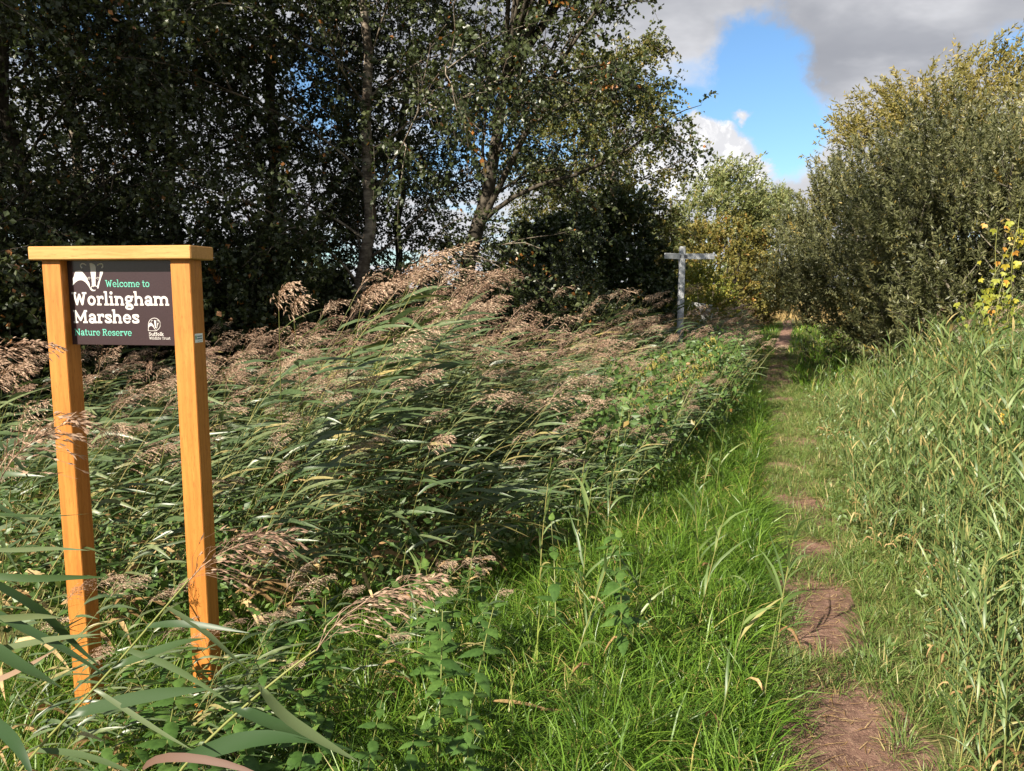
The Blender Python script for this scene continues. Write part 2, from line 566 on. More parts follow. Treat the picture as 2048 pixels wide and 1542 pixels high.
def box(g, lo, hi, bev=0.0, mat=0, var=0.5, R=None, off=None):
    """box with chamfered edges, optional rotation R and offset"""
    bm_v = []
    lo, hi = np.array(lo, float), np.array(hi, float)
    c, h = (lo + hi) / 2, (hi - lo) / 2
    V, Q = [], []
    b = min(bev, *(h * 0.45))
    if b <= 0:
        V = [[sx, sy, sz] for sx in (-1, 1) for sy in (-1, 1) for sz in (-1, 1)]
        V = np.array(V) * h
        Q = [[0, 1, 3, 2], [4, 6, 7, 5], [0, 4, 5, 1], [2, 3, 7, 6], [0, 2, 6, 4], [1, 5, 7, 3]]
    else:
        ids = {}
        for ax in range(3):
            for s in (-1, 1):
                for su in (-1, 1):
                    for sv in (-1, 1):
                        p = np.zeros(3)
                        u, v = (ax + 1) % 3, (ax + 2) % 3
                        p[ax] = s * h[ax]
                        p[u] = su * (h[u] - b)
                        p[v] = sv * (h[v] - b)
                        ids[(ax, s, su, sv)] = len(V)
                        V.append(p)
        V = np.array(V)

        def vid(ax, sg):
            u, v = (ax + 1) % 3, (ax + 2) % 3
            return ids[(ax, sg[ax], sg[u], sg[v])]
        for ax in range(3):
            for s in (-1, 1):
                q = [ids[(ax, s, -1, -1)], ids[(ax, s, 1, -1)], ids[(ax, s, 1, 1)], ids[(ax, s, -1, 1)]]
                Q.append(q if s > 0 else q[::-1])
        for a in range(3):
            for bx in range(a + 1, 3):
                o = 3 - a - bx
                for sa in (-1, 1):
                    for sb in (-1, 1):
                        s0, s1 = [0, 0, 0], [0, 0, 0]
                        s0[a] = s1[a] = sa
                        s0[bx] = s1[bx] = sb
                        s0[o], s1[o] = -1, 1
                        Q.append([vid(a, s0), vid(a, s1), vid(bx, s1), vid(bx, s0)])
        for sx in (-1, 1):
            for sy in (-1, 1):
                for sz in (-1, 1):
                    s_ = [sx, sy, sz]
                    t = [vid(0, s_), vid(1, s_), vid(2, s_)]
                    Q.append(t + [t[2]])
    V = np.asarray(V) + c
    if R is not None:
        V = V @ np.array(R).T
    if off is not None:
        V = V + np.array(off)
    g.add(V, Q, var, mat)


def sstep(x, a, b):
    t = np.clip((x - a) / (b - a), 0, 1)
    return t * t * (3 - 2 * t)


# ------------------------------------------------------------------ ground and path
PATH_PX = [(1712, 1530), (1690, 1440), (1655, 1330), (1650, 1200), (1622, 1100), (1592, 1000), (1582, 900), (1574, 830), (1552, 770), (1560, 700), (1575, 655), (1572, 630)]
PP = np.array([at_z(*p) for p in PATH_PX])
PP = np.vstack([[0.35, -1.0, 0], PP])
PY, PX = PP[:, 1], PP[:, 0]


def path_x(y):
    y = np.asarray(y, float)
    return np.where(y > PY[-1], PX[-1] + (y - PY[-1]) * 0.30, np.interp(y, PY, PX))


def gz(x, y):
    x, y = np.asarray(x, float), np.asarray(y, float)
    s = (x - path_x(y)) * 0.945
    fade = 1 - sstep(y, 14, 22)
    z = -0.22 * sstep(-s, 0.8, 2.3) * fade + 0.10 * sstep(s, 1.2, 4.0) * fade
    z += 0.018 * np.sin(x * 2.3 + 1.3 * y) * np.sin(y * 1.7 - 0.6 * x) * np.clip(np.abs(s) * 2, 0, 1)
    return z


def grid_axis(lo, hi, mid, step):
    a = list(np.arange(mid[0], mid[1], step))
    x, st = mid[0], step
    while x > lo:
        st *= 1.35
        x -= st
        a.insert(0, x)
    x, st = a[-1], step
    while x < hi:
        st *= 1.35
        x += st
        a.append(x)
    return np.array(a)


gx, gy = grid_axis(-3000, 3000, (-9, 14), 0.2), grid_axis(-3000, 3000, (-2, 26), 0.2)
XX, YY = np.meshgrid(gx, gy, indexing='ij')
ZZ = gz(XX, YY)
gg = Geo()
ii = np.arange(XX.size).reshape(XX.shape)
gg.add(np.stack([XX, YY, ZZ], -1), np.stack([ii[:-1, :-1], ii[1:, :-1], ii[1:, 1:], ii[:-1, 1:]], -1), 0.5)
ground = link('ground', to_mesh('ground', gg, 'ground', True))
ground['kind'] = 'structure'

# the trodden strip, a little worn into the turf and uneven at its edges
ys = np.concatenate([np.arange(0.5, 14, 0.07), np.arange(14, 40, 0.3)])
NW = 9
rows = []
for y in ys:
    wl = 0.24 + 0.05 * math.sin(y * 3.1) + 0.04 * math.sin(y * 7.3 + 1) + random.uniform(-.02, .02)
    wr = 0.25 + 0.06 * math.sin(y * 2.3 + 2) + 0.04 * math.sin(y * 6.1) + random.uniform(-.02, .02)
    if y > 14:
        wl, wr = 0.20, 0.22
    px_ = float(path_x(y))
    for k in range(NW):
        t = k / (NW - 1)
        x = px_ - wl + (wl + wr) * t
        edge = min(t, 1 - t)
        rows.append((x, y, float(gz(x, y)) + 0.004 + 0.010 * min(1, edge * 4) + random.uniform(-.002, .002) * (edge > 0)))
gp = Geo()
ii = np.arange(len(rows)).reshape(len(ys), NW)
gp.add(rows, np.stack([ii[:-1, :-1], ii[:-1, 1:], ii[1:, 1:], ii[1:, :-1]], -1), 0.5)
path = link('path', to_mesh('path', gp, 'path_earth', True))
path['kind'] = 'structure'

# ------------------------------------------------------------------ nature reserve sign
YAW = -RAD(9)
r_ax = np.array([math.cos(YAW), math.sin(YAW), 0])      # along the board, to its right
b_ax = np.array([-math.sin(YAW), math.cos(YAW), 0])     # into depth
SIGN_Y = 3.06
S0 = at_y(83, 528, SIGN_Y)                              # front left edge of left post below the cap
S0[2] = 0


def sign_hit(px, py, depth):
    """point on the sign's plane 'depth' behind the post fronts, as (along, up)"""
    d = ray(px, py)
    o = np.array([0, 0, EYE])
    p0 = S0 + b_ax * depth
    t = np.dot(p0 - o, b_ax) / np.dot(d, b_ax)
    p = o + d * t
    return float(np.dot(p - S0, r_ax)), float(p[2])


PW = 0.082
PANEL_D = 0.036
u_rp = sign_hit(340, 528, 0)[0]
u_cl, z_cb = sign_hit(56, 520, -0.024)
u_cr, _ = sign_hit(382, 517, -0.024)
z_ct = sign_hit(56, 493, -0.024)[1]
base_z = float(gz(S0[0], S0[1])) - 0.02
Rs = np.stack([r_ax, b_ax, [0, 0, 1]], 1)

sign = link('welcome_sign', None, None, (S0[0], S0[1], base_z))
sign.rotation_euler = (0, 0, YAW)
tag(sign, 'dark maroon welcome board with white badger between two orange oak posts under a cap', 'sign')
zb = -0.35
for u0 in (0.0, u_rp):
    g = Geo()
    box(g, (u0, 0, zb), (u0 + PW, PW, z_cb - base_z + 0.001), 0.003)
    part('post', g, 'oak_post', sign)
g = Geo()
box(g, (u_cl, -0.024, z_cb - base_z), (u_cr, PW + 0.055, z_ct - base_z), 0.004)
part('cap_beam', g, 'oak_cap', sign)
zp0 = sign_hit(240, 690, PANEL_D)[1] - base_z
g = Geo()
box(g, (PW - 0.02, PANEL_D, zp0), (u_rp + 0.02, PANEL_D + 0.006, z_cb - base_z - 0.002), 0.0008)
panel = part('sign_panel', g, 'board', sign)

# --- lettering: strokes of a slab-serif alphabet drawn on a fine grid, then turned into raised cells
CELL = 0.0005


class Ink:
    def __init__(self, u0, u1, z0, z1, cell=CELL):
        self.u0, self.z0, self.cell = u0, z0, cell
        nu, nz = int((u1 - u0) / cell) + 2, int((z1 - z0) / cell) + 2
        self.b = np.zeros((nz, nu), bool)
        self.U = u0 + (np.arange(nu) + 0.5) * cell
        self.Z = z0 + (np.arange(nz) + 0.5) * cell

    def poly(self, pts, val=True):
        pts = np.asarray(pts, float)
        U, Z = np.meshgrid(self.U, self.Z)
        ins = np.zeros_like(self.b)
        j = len(pts) - 1
        for i in range(len(pts)):
            xi, yi = pts[i]
            xj, yj = pts[j]
            if yi != yj:
                c = ((yi > Z) != (yj > Z)) & (U < (xj - xi) * (Z - yi) / (yj - yi) + xi)
                ins ^= c
            j = i
        self.b[ins] = val

    def stroke(self, pts, wd, val=True, butt=False):
        pts = np.asarray(pts, float)
        U, Z = np.meshgrid(self.U, self.Z)
        for (x0, y0), (x1, y1) in zip(pts[:-1], pts[1:]):
            dx, dy = x1 - x0, y1 - y0
            L2 = dx * dx + dy * dy + 1e-12
            t = ((U - x0) * dx + (Z - y0) * dy) / L2
            tc_ = np.clip(t, 0, 1)
            d2 = (U - x0 - tc_ * dx) ** 2 + (Z - y0 - tc_ * dy) ** 2
            hit = d2 <= (wd / 2) ** 2
            if butt:
                hit &= (t >= 0) & (t <= 1)
            self.b[hit] = val

    def geo(self, y):
        """merge ink cells into rectangles just proud of the board"""
        b = self.b.copy()
        g = Geo()
        V, Q = [], []
        nz, nu = b.shape
        open_ = {}
        rects = []
        for i in range(nz + 1):
            runs = set()
            if i < nz:
                dd = np.diff(np.concatenate([[0], b[i].astype(np.int8), [0]]))
                runs = set(zip(np.where(dd == 1)[0].tolist(), np.where(dd == -1)[0].tolist()))
            for k in list(open_):
                if k not in runs:
                    rects.append((k[0], k[1], open_.pop(k), i))
            for k in runs:
                open_.setdefault(k, i)
        for a0, a1, i0, i1 in rects:
            n = len(V)
            ua, ub = self.u0 + a0 * self.cell, self.u0 + a1 * self.cell
            za, zb_ = self.z0 + i0 * self.cell, self.z0 + i1 * self.cell
            V += [(ua, y, za), (ub, y, za), (ub, y, zb_), (ua, y, zb_)]
            Q.append((n, n + 1, n + 2, n + 3))
        g.add(V, Q, 0.5)
        return g


def arc(cx, cy, rx, ry, a0, a1, n=16):
    t = np.radians(np.linspace(a0, a1, n))
    return [(cx + rx * math.cos(k), cy + ry * math.sin(k)) for k in t]


def glyph(ch, wd):
    """strokes as (points, width factor) plus advance; cap height 0.70, x height 0.50"""
    h = wd / 2
    t = wd * 0.80
    X, C, A = 0.50, 0.70, 0.75
    s = []

    def st(x0, y0, x1, y1):
        s.append(([(x0, y0), (x1, y1)], wd, True))

    def ln(pts, k=1.0):
        s.append((pts, wd * k, False))

    def lo(x0, x1, y=0.0):
        s.append(([(x0, y + t / 2), (x1, y + t / 2)], t, True))

    def hi(x0, x1, y):
        s.append(([(x0, y - t / 2), (x1, y - t / 2)], t, True))
    e = 0.075
    if ch == 'W':
        ln([(.13, C - h), (.27, h)]); ln([(.27, h), (.42, .56)]); ln([(.42, .56), (.57, h)]); ln([(.57, h), (.71, C - h)])
        hi(.0, .26, C); hi(.58, .84, C); return s, .84
    if ch == 'M':
        st(.14, 0, .14, C); st(.68, 0, .68, C); ln([(.14, C - h), (.41, .17)]); ln([(.41, .17), (.68, C - h)])
        lo(.02, .27); lo(.55, .80); hi(.02, .15, C); hi(.67, .80, C); return s, .83
    if ch == 'N':
        st(.13, 0, .13, C); st(.57, 0, .57, C); ln([(.13, C - h), (.57, h)]); lo(.02, .24); hi(.46, .68, C); hi(.02, .14, C); return s, .70
    if ch == 'R':
        st(.14, 0, .14, C); ln([(.14, C - h), (.32, C - h)]); ln(arc(.33, .52, .15, .18 - h, 90, -90)); ln([(.14, .34 + h), (.33, .34 + h)])
        ln([(.32, .36), (.48, h)]); lo(.02, .26); lo(.44, .60); hi(.02, .15, C); return s, .62
    if ch == 'T':
        st(.29, 0, .29, C); hi(.02, .56, C); lo(.17, .41); st(.02 + h, C, .02 + h, .54); st(.56 - h, C, .56 - h, .54); return s, .58
    if ch == 'S':
        ln([(.42, .55), (.40, .62), (.32, C - h), (.2, C - h), (.10, .61), (.09, .52), (.14, .43), (.36, .30), (.43, .21), (.41, .11), (.33, h), (.2, h), (.09, .09), (.06, .16)], .9); return s, .50
    if ch == 'o':
        ln(arc(.26, .25, .21 - h + .02, .26 - h, 0, 360, 28)); return s, .53
    if ch == 'e':
        ln(arc(.26, .25, .21 - h + .02, .26 - h, 0, 312, 24), .92); ln([(.26 - .21 + h, .265), (.26 + .22 - h, .265)], .6); return s, .51
    if ch == 'c':
        ln(arc(.26, .25, .21 - h + .02, .26 - h, 40, 320, 24)); ln([(.41, .34), (.42, .45)], .9); return s, .48
    if ch == 'a':
        st(.38, 0, .38, .34); ln(arc(.24, .33, .14, .17 - h + .02, 0, 155)); ln(arc(.22, .145, .15 - h * .4, .145 - h * .7, 0, 360, 24)); lo(.38, .50); return s, .50
    if ch == 'r':
        st(.13, 0, .13, X); lo(.02, .28); hi(.02, .14, X); ln(arc(.31, .28, .18, .20 - h * .5, 175, 80)); ln([(.34, .45), (.36, .37)], .9); return s, .41
    if ch == 'l':
        st(.14, 0, .14, A); lo(.02, .27); hi(.02, .15, A); return s, .29
    if ch == 'i':
        st(.14, 0, .14, X); lo(.02, .27); hi(.02, .15, X); ln([(.14, .66), (.141, .66)], 1.35); return s, .29
    if ch in 'nhm':
        top = A if ch == 'h' else X
        st(.13, 0, .13, top); hi(.02, .14, top); lo(.02, .24)
        x = .13
        for k in range(2 if ch == 'm' else 1):
            ln(arc(x + .155, .28, .155, .22 - h, 180, 0)); st(x + .31, 0, x + .31, .29); lo(x + .21, x + .42)
            x += .31
        return s, x + .13
    if ch == 'u':
        st(.13, .2, .13, X); ln(arc(.285, .21, .155, .21 - h, 180, 360)); st(.44, 0, .44, X); hi(.02, .14, X); hi(.34, .45, X); lo(.44, .55); return s, .57
    if ch == 'g':
        ln(arc(.24, .34, .15, .165 - h * .6, 0, 360, 24)); ln([(.14, .20), (.10, .12), (.16, .06), (.34, .05), (.42, -.02)], .85)
        ln(arc(.25, -.09, .18, .115 - h * .4, 0, 360, 24), .85); ln([(.34, .44), (.46, .46)], .9); return s, .50
    if ch == 's':
        ln([(.36, .37), (.34, .43), (.26, X - h), (.18, X - h), (.10, .42), (.10, .35), (.16, .29), (.30, .22), (.36, .16), (.36, .10), (.28, h), (.18, h), (.10, .07), (.07, .13)], .95); return s, .43
    if ch == 't':
        st(.16, .12, .16, .66); ln(arc(.27, .15, .11, .15 - h, 180, 300)); hi(.02, .34, X); return s, .37
    if ch == 'v':
        ln([(.10, X - h), (.25, h)]); ln([(.25, h), (.40, X - h)]); hi(.0, .20, X); hi(.30, .50, X); return s, .50
    if ch == 'f':
        st(.16, 0, .16, .58); ln(arc(.29, .57, .13, .19 - h, 180, 70)); lo(.03, .31); hi(.02, .34, X); return s, .36
    if ch == 'k':
        st(.13, 0, .13, A); hi(.02, .14, A); lo(.02, .24); ln([(.15, .22), (.38, X - h)]); ln([(.24, .30), (.40, h)]); lo(.33, .52); hi(.29, .48, X); return s, .53
    if ch == 'd':
        st(.39, 0, .39, A); hi(.28, .40, A); ln(arc(.24, .25, .155, .25 - h * .8, 0, 360, 24)); lo(.39, .50); return s, .52
    return s, .24


def lettering(text, pxl, pxr, base_l, base_r, cap_px, weight, mat):
    """text set between two pixels of the board, cap height in pixels"""
    u0, z0 = sign_hit(pxl, base_l, PANEL_D)
    u1, z1 = sign_hit(pxr, base_r, PANEL_D)
    zc = sign_hit(pxl, base_l - cap_px, PANEL_D)[1]
    em = (zc - z0) / 0.70
    total = sum(glyph(c, weight)[1] for c in text) - .02
    sx = (u1 - u0) / total
    z0 -= base_z
    ink = Ink(u0 - .003, u1 + .003, z0 - em * .3, z0 + em * .85, CELL if em > 0.02 else CELL * 0.5)
    x = u0
    for c in text:
        ss, adv = glyph(c, weight)
        for pts, wd, butt in ss:
            ink.stroke([(x + a * sx, z0 + b * em) for a, b in pts], wd * (em + sx) / 2, True, butt)
        x += adv * sx
    return part('lettering', ink.geo(PANEL_D - 0.0007), mat, panel)


lettering('Welcome to', 211, 299.5, 574, 574, 13.8, 0.085, 'mint_print')
lettering('Worlingham', 145, 338.5, 610.5, 610, 26.2, 0.122, 'white_print')
lettering('Marshes', 147.5, 279, 646, 646, 25.8, 0.122, 'white_print')
lettering('Nature Reserve', 150, 264, 670.6, 670.6, 13.2, 0.085, 'mint_print')
lettering('Suffolk', 298, 327.5, 671.2, 671.2, 6.6, 0.115, 'white_print')
lettering('Wildlife Trust', 298.6, 341, 678.8, 678.8, 5.4, 0.085, 'white_print')


def badger(name, f, cell, outline=None):
    """badger head emblem; coordinates are those of the enlarged photograph, mapped by f"""
    corners = [f(110, 640), f(680, 80)]
    us = [c[0] for c in corners]
    zs = [c[1] for c in corners]
    ink = Ink(min(us) - .004, max(us) + .004, min(zs) - .004, max(zs) + .006, cell)

    def P(pts):
        return [f(*p) for p in pts]
    k = abs(f(200, 300)[0] - f(100, 300)[0]) / 100.0
    # body, sweeping into the cheek and the chin
    ink.poly(P([(165, 320), (175, 292), (205, 272), (240, 266), (275, 272), (305, 295), (340, 335), (365, 370), (385, 402), (395, 440), (415, 465), (425, 500), (428, 530), (440, 560), (455, 585), (480, 602), (525, 607), (520, 616), (480, 620), (450, 606), (430, 580), (412, 545), (385, 505), (350, 465), (310, 438), (275, 430), (235, 435), (195, 458), (165, 485), (140, 520), (122, 510), (142, 465), (135, 400), (155, 365)]))
    # stripe down the forehead to the nose
    ink.poly(P([(420, 145), (450, 136), (490, 150), (515, 172), (527, 205), (530, 260), (528, 340), (524, 420), (525, 490), (530, 530), (462, 530), (462, 470), (455, 400), (442, 320), (435, 240)]))
    # right cheek
    ink.poly(P([(600, 290), (625, 275), (655, 280), (648, 320), (625, 380), (605, 440), (590, 500), (575, 570), (560, 575), (545, 545), (560, 510), (565, 470), (580, 440), (592, 400), (596, 340)]))
    # ears
    ink.stroke(P([(290, 220), (268, 195), (268, 165), (295, 148), (330, 152), (356, 172)]), 17 * k)
    ink.stroke(P([(562, 172), (590, 152), (625, 148), (650, 165), (650, 195), (632, 218)]), 17 * k)
    # muzzle round the nose
    ink.poly(P([(445, 560), (455, 535), (500, 524), (550, 530), (572, 552), (568, 575), (550, 570), (520, 606), (480, 604), (455, 585)]))
    ink.poly(P([(456, 552), (475, 538), (520, 534), (550, 545), (556, 565), (540, 590), (505, 600), (475, 592), (458, 572)]), False)
    ink.stroke(P([(478, 546), (500, 542)]), 5 * k)
    # eyes
    for cx in (414, 563):
        ink.stroke(P([(cx - 26, 402), (cx - 12, 384), (cx + 8, 380), (cx + 24, 390)]), 6 * k)
        ink.stroke(P([(cx - 16, 406), (cx, 414), (cx + 20, 404)]), 5 * k)
    if outline:
        for pts, wd in outline:
            ink.stroke(P(pts), wd * k)
    return part(name, ink.geo(PANEL_D - 0.0007), 'white_print', panel)


def f_big(x, y):
    u, z = sign_hit(130 + x / 8.568, 510 + y / 8.568, PANEL_D)
    return u, z - base_z


def f_small(x, y):
    # same drawing shrunk into the round logo of the corner
    return f_big(1430 + (x - 120) * 0.325, 1115 + (y - 136) * 0.335)


badger('badger_emblem', f_big, CELL)
cxs, cys = 120 + (1533 - 1430) / 0.325, 136 + (1190 - 1115) / 0.335
ring_ = [(cxs + 315 * math.cos(RAD(a)), cys + 325 * math.sin(RAD(a))) for a in np.linspace(-180, 90, 40)]
badger('badger_logo', f_small, CELL * 0.5, [(ring_ + [(120, cys + 325), (cxs - 315, cys)], 26)])

# sticker on the outer side of the right post
zs1 = sign_hit(388, 668, 0)[1] - base_z
zs0 = sign_hit(388, 686, 0)[1] - base_z
g = Geo()
xs = u_rp + PW + 0.0006
box(g, (xs - 0.0005, 0.008, zs0), (xs, 0.062, zs1))
stk = part('sticker', g, 'sticker_white', sign)
g = Geo()
hs = zs1 - zs0
for i, (a, b, c, d) in enumerate([(0.024, 0.058, .62, .76), (0.024, 0.058, .34, .50), (0.026, 0.056, .12, .17)]):
    for k in range(8):
        y0 = a + (b - a) * k / 8
        box(g, (xs + .0001, y0, zs0 + hs * c), (xs + .0004, y0 + (b - a) / 8 * 0.72, zs0 + hs * d))
part('sticker_text', g, 'sticker_ink', stk)
g = Geo()
box(g, (xs + .0001, 0.011, zs0 + hs * .35), (xs + .0004, 0.019, zs0 + hs * .8))
part('sticker_mark', g, 'sticker_green', stk)

# ------------------------------------------------------------------ fingerpost and things by the far path
FP = at_y(1363, 560, 15.0)
fz = float(gz(FP[0], 15.0))
fp = link('fingerpost', None, None, (FP[0], 15.0, fz - 0.02))
tag(fp, 'weathered grey timber fingerpost with two plain arms above the reeds', 'signpost')
ztop = at_y(1363, 491, 15.0)[2] - fz
za = at_y(1363, 511, 15.0)[2] - fz
g = Geo()
box(g, (-.055, -.055, -.3), (.055, .055, ztop), 0.012)
part('post', g, 'grey_paint', fp)


def finger(yaw, L, y0):
    c, s = math.cos(yaw), math.sin(yaw)
    R = np.array([[c, -s, 0], [s, c, 0], [0, 0, 1]])
    gq = Geo()
    box(gq, (0.03, y0 - .016, za - .055), (L, y0 + .016, za + .055), 0.006, R=R)
    o = part('arm', gq, 'grey_paint', fp)
    gq = Geo()
    box(gq, (0.02, y0 - .022, za - .03), (.085, y0 - .017, za + .03), 0.001, R=R)
    box(gq, (0.02, y0 + .017, za - .03), (.085, y0 + .022, za + .03), 0.001, R=R)
    part('bracket', gq, 'steel', o)


finger(RAD(4), 0.62, -0.04)
finger(RAD(180 + 38), 0.50, 0.0)

# leaning timber rail on two stakes, half hidden by the reeds
ra, rb = at_y(1440, 634, 23.0), at_y(1487, 611, 23.4)
rail = link('broken_fence', None, None, (ra[0], 23.0, 0))
tag(rail, 'slanting weathered timber rail on short stakes beside the far path', 'fence')
g = Geo()
tubes(g, np.array([[ra - [ra[0], 23, 0], (ra + rb) / 2 - [ra[0], 23, -.02], rb - [ra[0], 23, 0]]]), [[.05, .055, .045]], 7, 0.6)
part('rail', g, 'rail_wood', rail)
for p in (ra * .9 + rb * .1, ra * .12 + rb * .88):
    g = Geo()
    q = p - np.array([ra[0], 23, 0])
    box(g, (q[0] - .04, q[1] - .04, -.25), (q[0] + .04, q[1] + .04, q[2] + .03), .01)
    part('stake', g, 'rail_wood', rail)
for i, (px_, py_, w_, h_, lab) in enumerate([(1396, 606, .62, .42, 'pale concrete block leaning beside the fingerpost'), (1428, 616, .50, .34, 'small pale concrete block next to the slanting rail')]):
    p = at_y(px_, py_, 21.0 + i * .6)
    g = Geo()
    R = np.array(Matrix.Rotation(RAD(8 - 22 * i), 3, 'Y') @ Matrix.Rotation(RAD(25 - 40 * i), 3, 'Z'))
    box(g, (-w_ / 2, -.2, 0), (w_ / 2, .2, h_), .03, R=R)
    b_ = Geo()
    V, Fq, m, r = g.arrays()
    V[:, 2] += rng.normal(0, .006, len(V))
    V[:, 2] = np.where(V[:, 2] < .15, V[:, 2] - p[2] + h_, V[:, 2])
    b_.add(V, Fq, 0.5)
    o = link('concrete_block', to_mesh('concrete_block', b_, 'concrete'), None, (p[0], p[1], p[2] - h_))
    tag(o, lab, 'block')


# ------------------------------------------------------------------ trees
def tree_geo(H, r0, n_limb, Lmax, n_sec, n_twig, n_leaf, leaf, droop=0.8, base_t=0.14, lean=(0, 0), wob=0.05, limbs=None, trunk=None, twl=(0.35, 0.75), up=(0.55, 1.1)):
    """trunk, list of limbs and the leafy crown of one tree"""
    if trunk is None:
        trunk = sweep([0, 0, -0.1], [lean[0], lean[1], 1], H, 14, (lean[0] * -.4, lean[1] * -.4, 0), wob)
    K = trunk.shape[1]
    g_t = Geo()
    tt = np.linspace(0, 1, K)
    rad = r0 * (1 - tt) ** 0.8 + 0.012
    rad[0] *= 1.5
    tubes(g_t, trunk, rad[None], 9, 0.5)
    limb_paths = []
    if limbs is not None:
        limb_paths += limbs
    for i in range(n_limb):
        t = base_t + (0.96 - base_t) * (i + random.random()) / n_limb
        k = t * (K - 1)
        k0 = min(int(k), K - 2)
        p = trunk[0, k0] * (1 - k + k0) + trunk[0, k0 + 1] * (k - k0)
        az = i * 2.39996 + random.uniform(-.4, .4)
        L = Lmax * (1 - 0.72 * t) * random.uniform(.75, 1.15) * (0.75 + 0.6 * min(1, t / .3)) / 1.2
        u = random.uniform(*up)
        d = [math.cos(az), math.sin(az), u]
        C = sweep(p, d, L, 8, (math.cos(az) * .3, math.sin(az) * .3, -0.5 * u * random.uniform(.2, 1.2)), 0.10)[0]
        rr = max(0.009, r0 * 0.27 * (1 - t) ** .7)
        limb_paths.append((C, rr))
    g_l, tips, tdir = [], [], []
    for C, rr in limb_paths:
        g = Geo()
        Kc = len(C)
        tubes(g, C[None], np.linspace(rr, rr * .25, Kc)[None], 6, 0.5)
        L = np.linalg.norm(np.diff(C, axis=0), axis=1).sum()
        T = tangents(C[None])[0]
        s = rng.uniform(0.22, 1.0, n_sec) * (Kc - 1)
        s[0] = Kc - 1.01
        k0 = np.minimum(s.astype(int), Kc - 2)
        fr = (s - k0)[:, None]
        p = C[k0] * (1 - fr) + C[k0 + 1] * fr
        dd = norm(T[k0] * 0.8 + rand_dir(n_sec) * 0.75 + np.array([0, 0, .15]))
        S = sweep(p, dd, np.minimum((0.30 + 0.22 * rng.random(n_sec)) * L * (1.1 - .4 * s / (Kc - 1)) + .15, .8 if limbs is not None else 9), 5, (0, 0, -0.45), 0.10)
        tubes(g, S, np.linspace(rr * .32 + .002, .003, 5)[None], 4, 0.5)
        g_l.append(g)
        f = rng.uniform(.1, 1.0, (n_sec, n_twig)) * 4
        k0 = np.minimum(f.astype(int), 3)
        fr = (f - k0)[..., None]
        ar = np.arange(n_sec)[:, None]
        tips.append((S[ar, k0] * (1 - fr) + S[ar, k0 + 1] * fr).reshape(-1, 3))
        tdir.append(np.repeat(norm(S[:, -1] - S[:, 0]), n_twig, 0))
    tips, tdir = np.concatenate(tips), np.concatenate(tdir)
    g_c = crown_geo(tips, tdir * .6 + rand_dir(len(tips)) * .6, rng.uniform(*twl, len(tips)), n_leaf, leaf, np.array([0, 0, -1.0]) * droop)
    return g_t, g_l, g_c


def crown_geo(P, Dr, L, n_leaf, leaf, bend, twig_mat=1, face_up=0.25, spread=0.9, along=0.35):
    """twigs with leaves set along them"""
    g = Geo()
    N = len(P)
    tw = sweep(P, Dr, L, 4, bend, 0.06)
    ribbons(g, tw, np.array([.0035, .0025, .002, .001]), 0.5, side=rand_dir(N)[:, None], mat=twig_mat)
    f = rng.uniform(0.08, 1.0, (N, n_leaf)) * 3
    k0 = np.minimum(f.astype(int), 2)
    fr = (f - k0)[..., None]
    ar = np.arange(N)[:, None]
    p = (tw[ar, k0] * (1 - fr) + tw[ar, k0 + 1] * fr).reshape(-1, 3)
    td = norm(tw[ar, k0 + 1] - tw[ar, k0]).reshape(-1, 3)
    n = len(p)
    d = norm(td * along + rand_dir(n) * spread + np.array(bend).reshape(-1, 3)[0] * .15)
    nn = norm(rand_dir(n) + np.array([0, 0, face_up]))
    sz = rng.uniform(.65, 1.2, n)
    tv = np.repeat(np.clip(rng.normal(0.45, .18, N), 0, .9), n_leaf)
    var = np.clip(tv + rng.normal(0, .14, n), 0, .92)
    hot = rng.random(n) < 0.012
    var[hot] = 1.0
    cl = np.repeat(rng.random(N) < 0.012, n_leaf)
    var[cl] = np.clip(var[cl] + .5, 0, 1)
    p = p + norm(np.cross(td, nn)) * rng.uniform(-.02, .02, n)[:, None]
    diamonds(g, p, d, nn, leaf[0] * sz, leaf[1] * sz, var)
    return g


def tree_obj(name, geos, loc, rotz, scale, bark_, leafm, label, cat, group=None):
    g_t, g_l, g_c = geos
    root = link(name, None, None, loc)
    part('trunk', g_t, bark_, root, True)
    for g in g_l:
        part('limb', g, bark_, root, True)
    part('crown', g_c, [leafm, 'dark_bark'], root, kind='stuff')
    root.rotation_euler = (0, 0, rotz)
    root.scale = (scale,) * 3
    return tag(root, label, cat, group)


def tree_copy(src, loc, rotz, scale, label, group=None, leafm=None):
    c = copy_tree(src)
    c.location = loc
    c.rotation_euler = (0, 0, rotz)
    c.scale = (scale,) * 3
    c['label'] = label
    if group:
        c['group'] = group
    return c


def gpt(px, Y):
    """ground point seen in picture column px at distance Y"""
    x = (px - 1024) / F * Y * 1.0
    return (x, Y, float(gz(x, Y)) - .05)


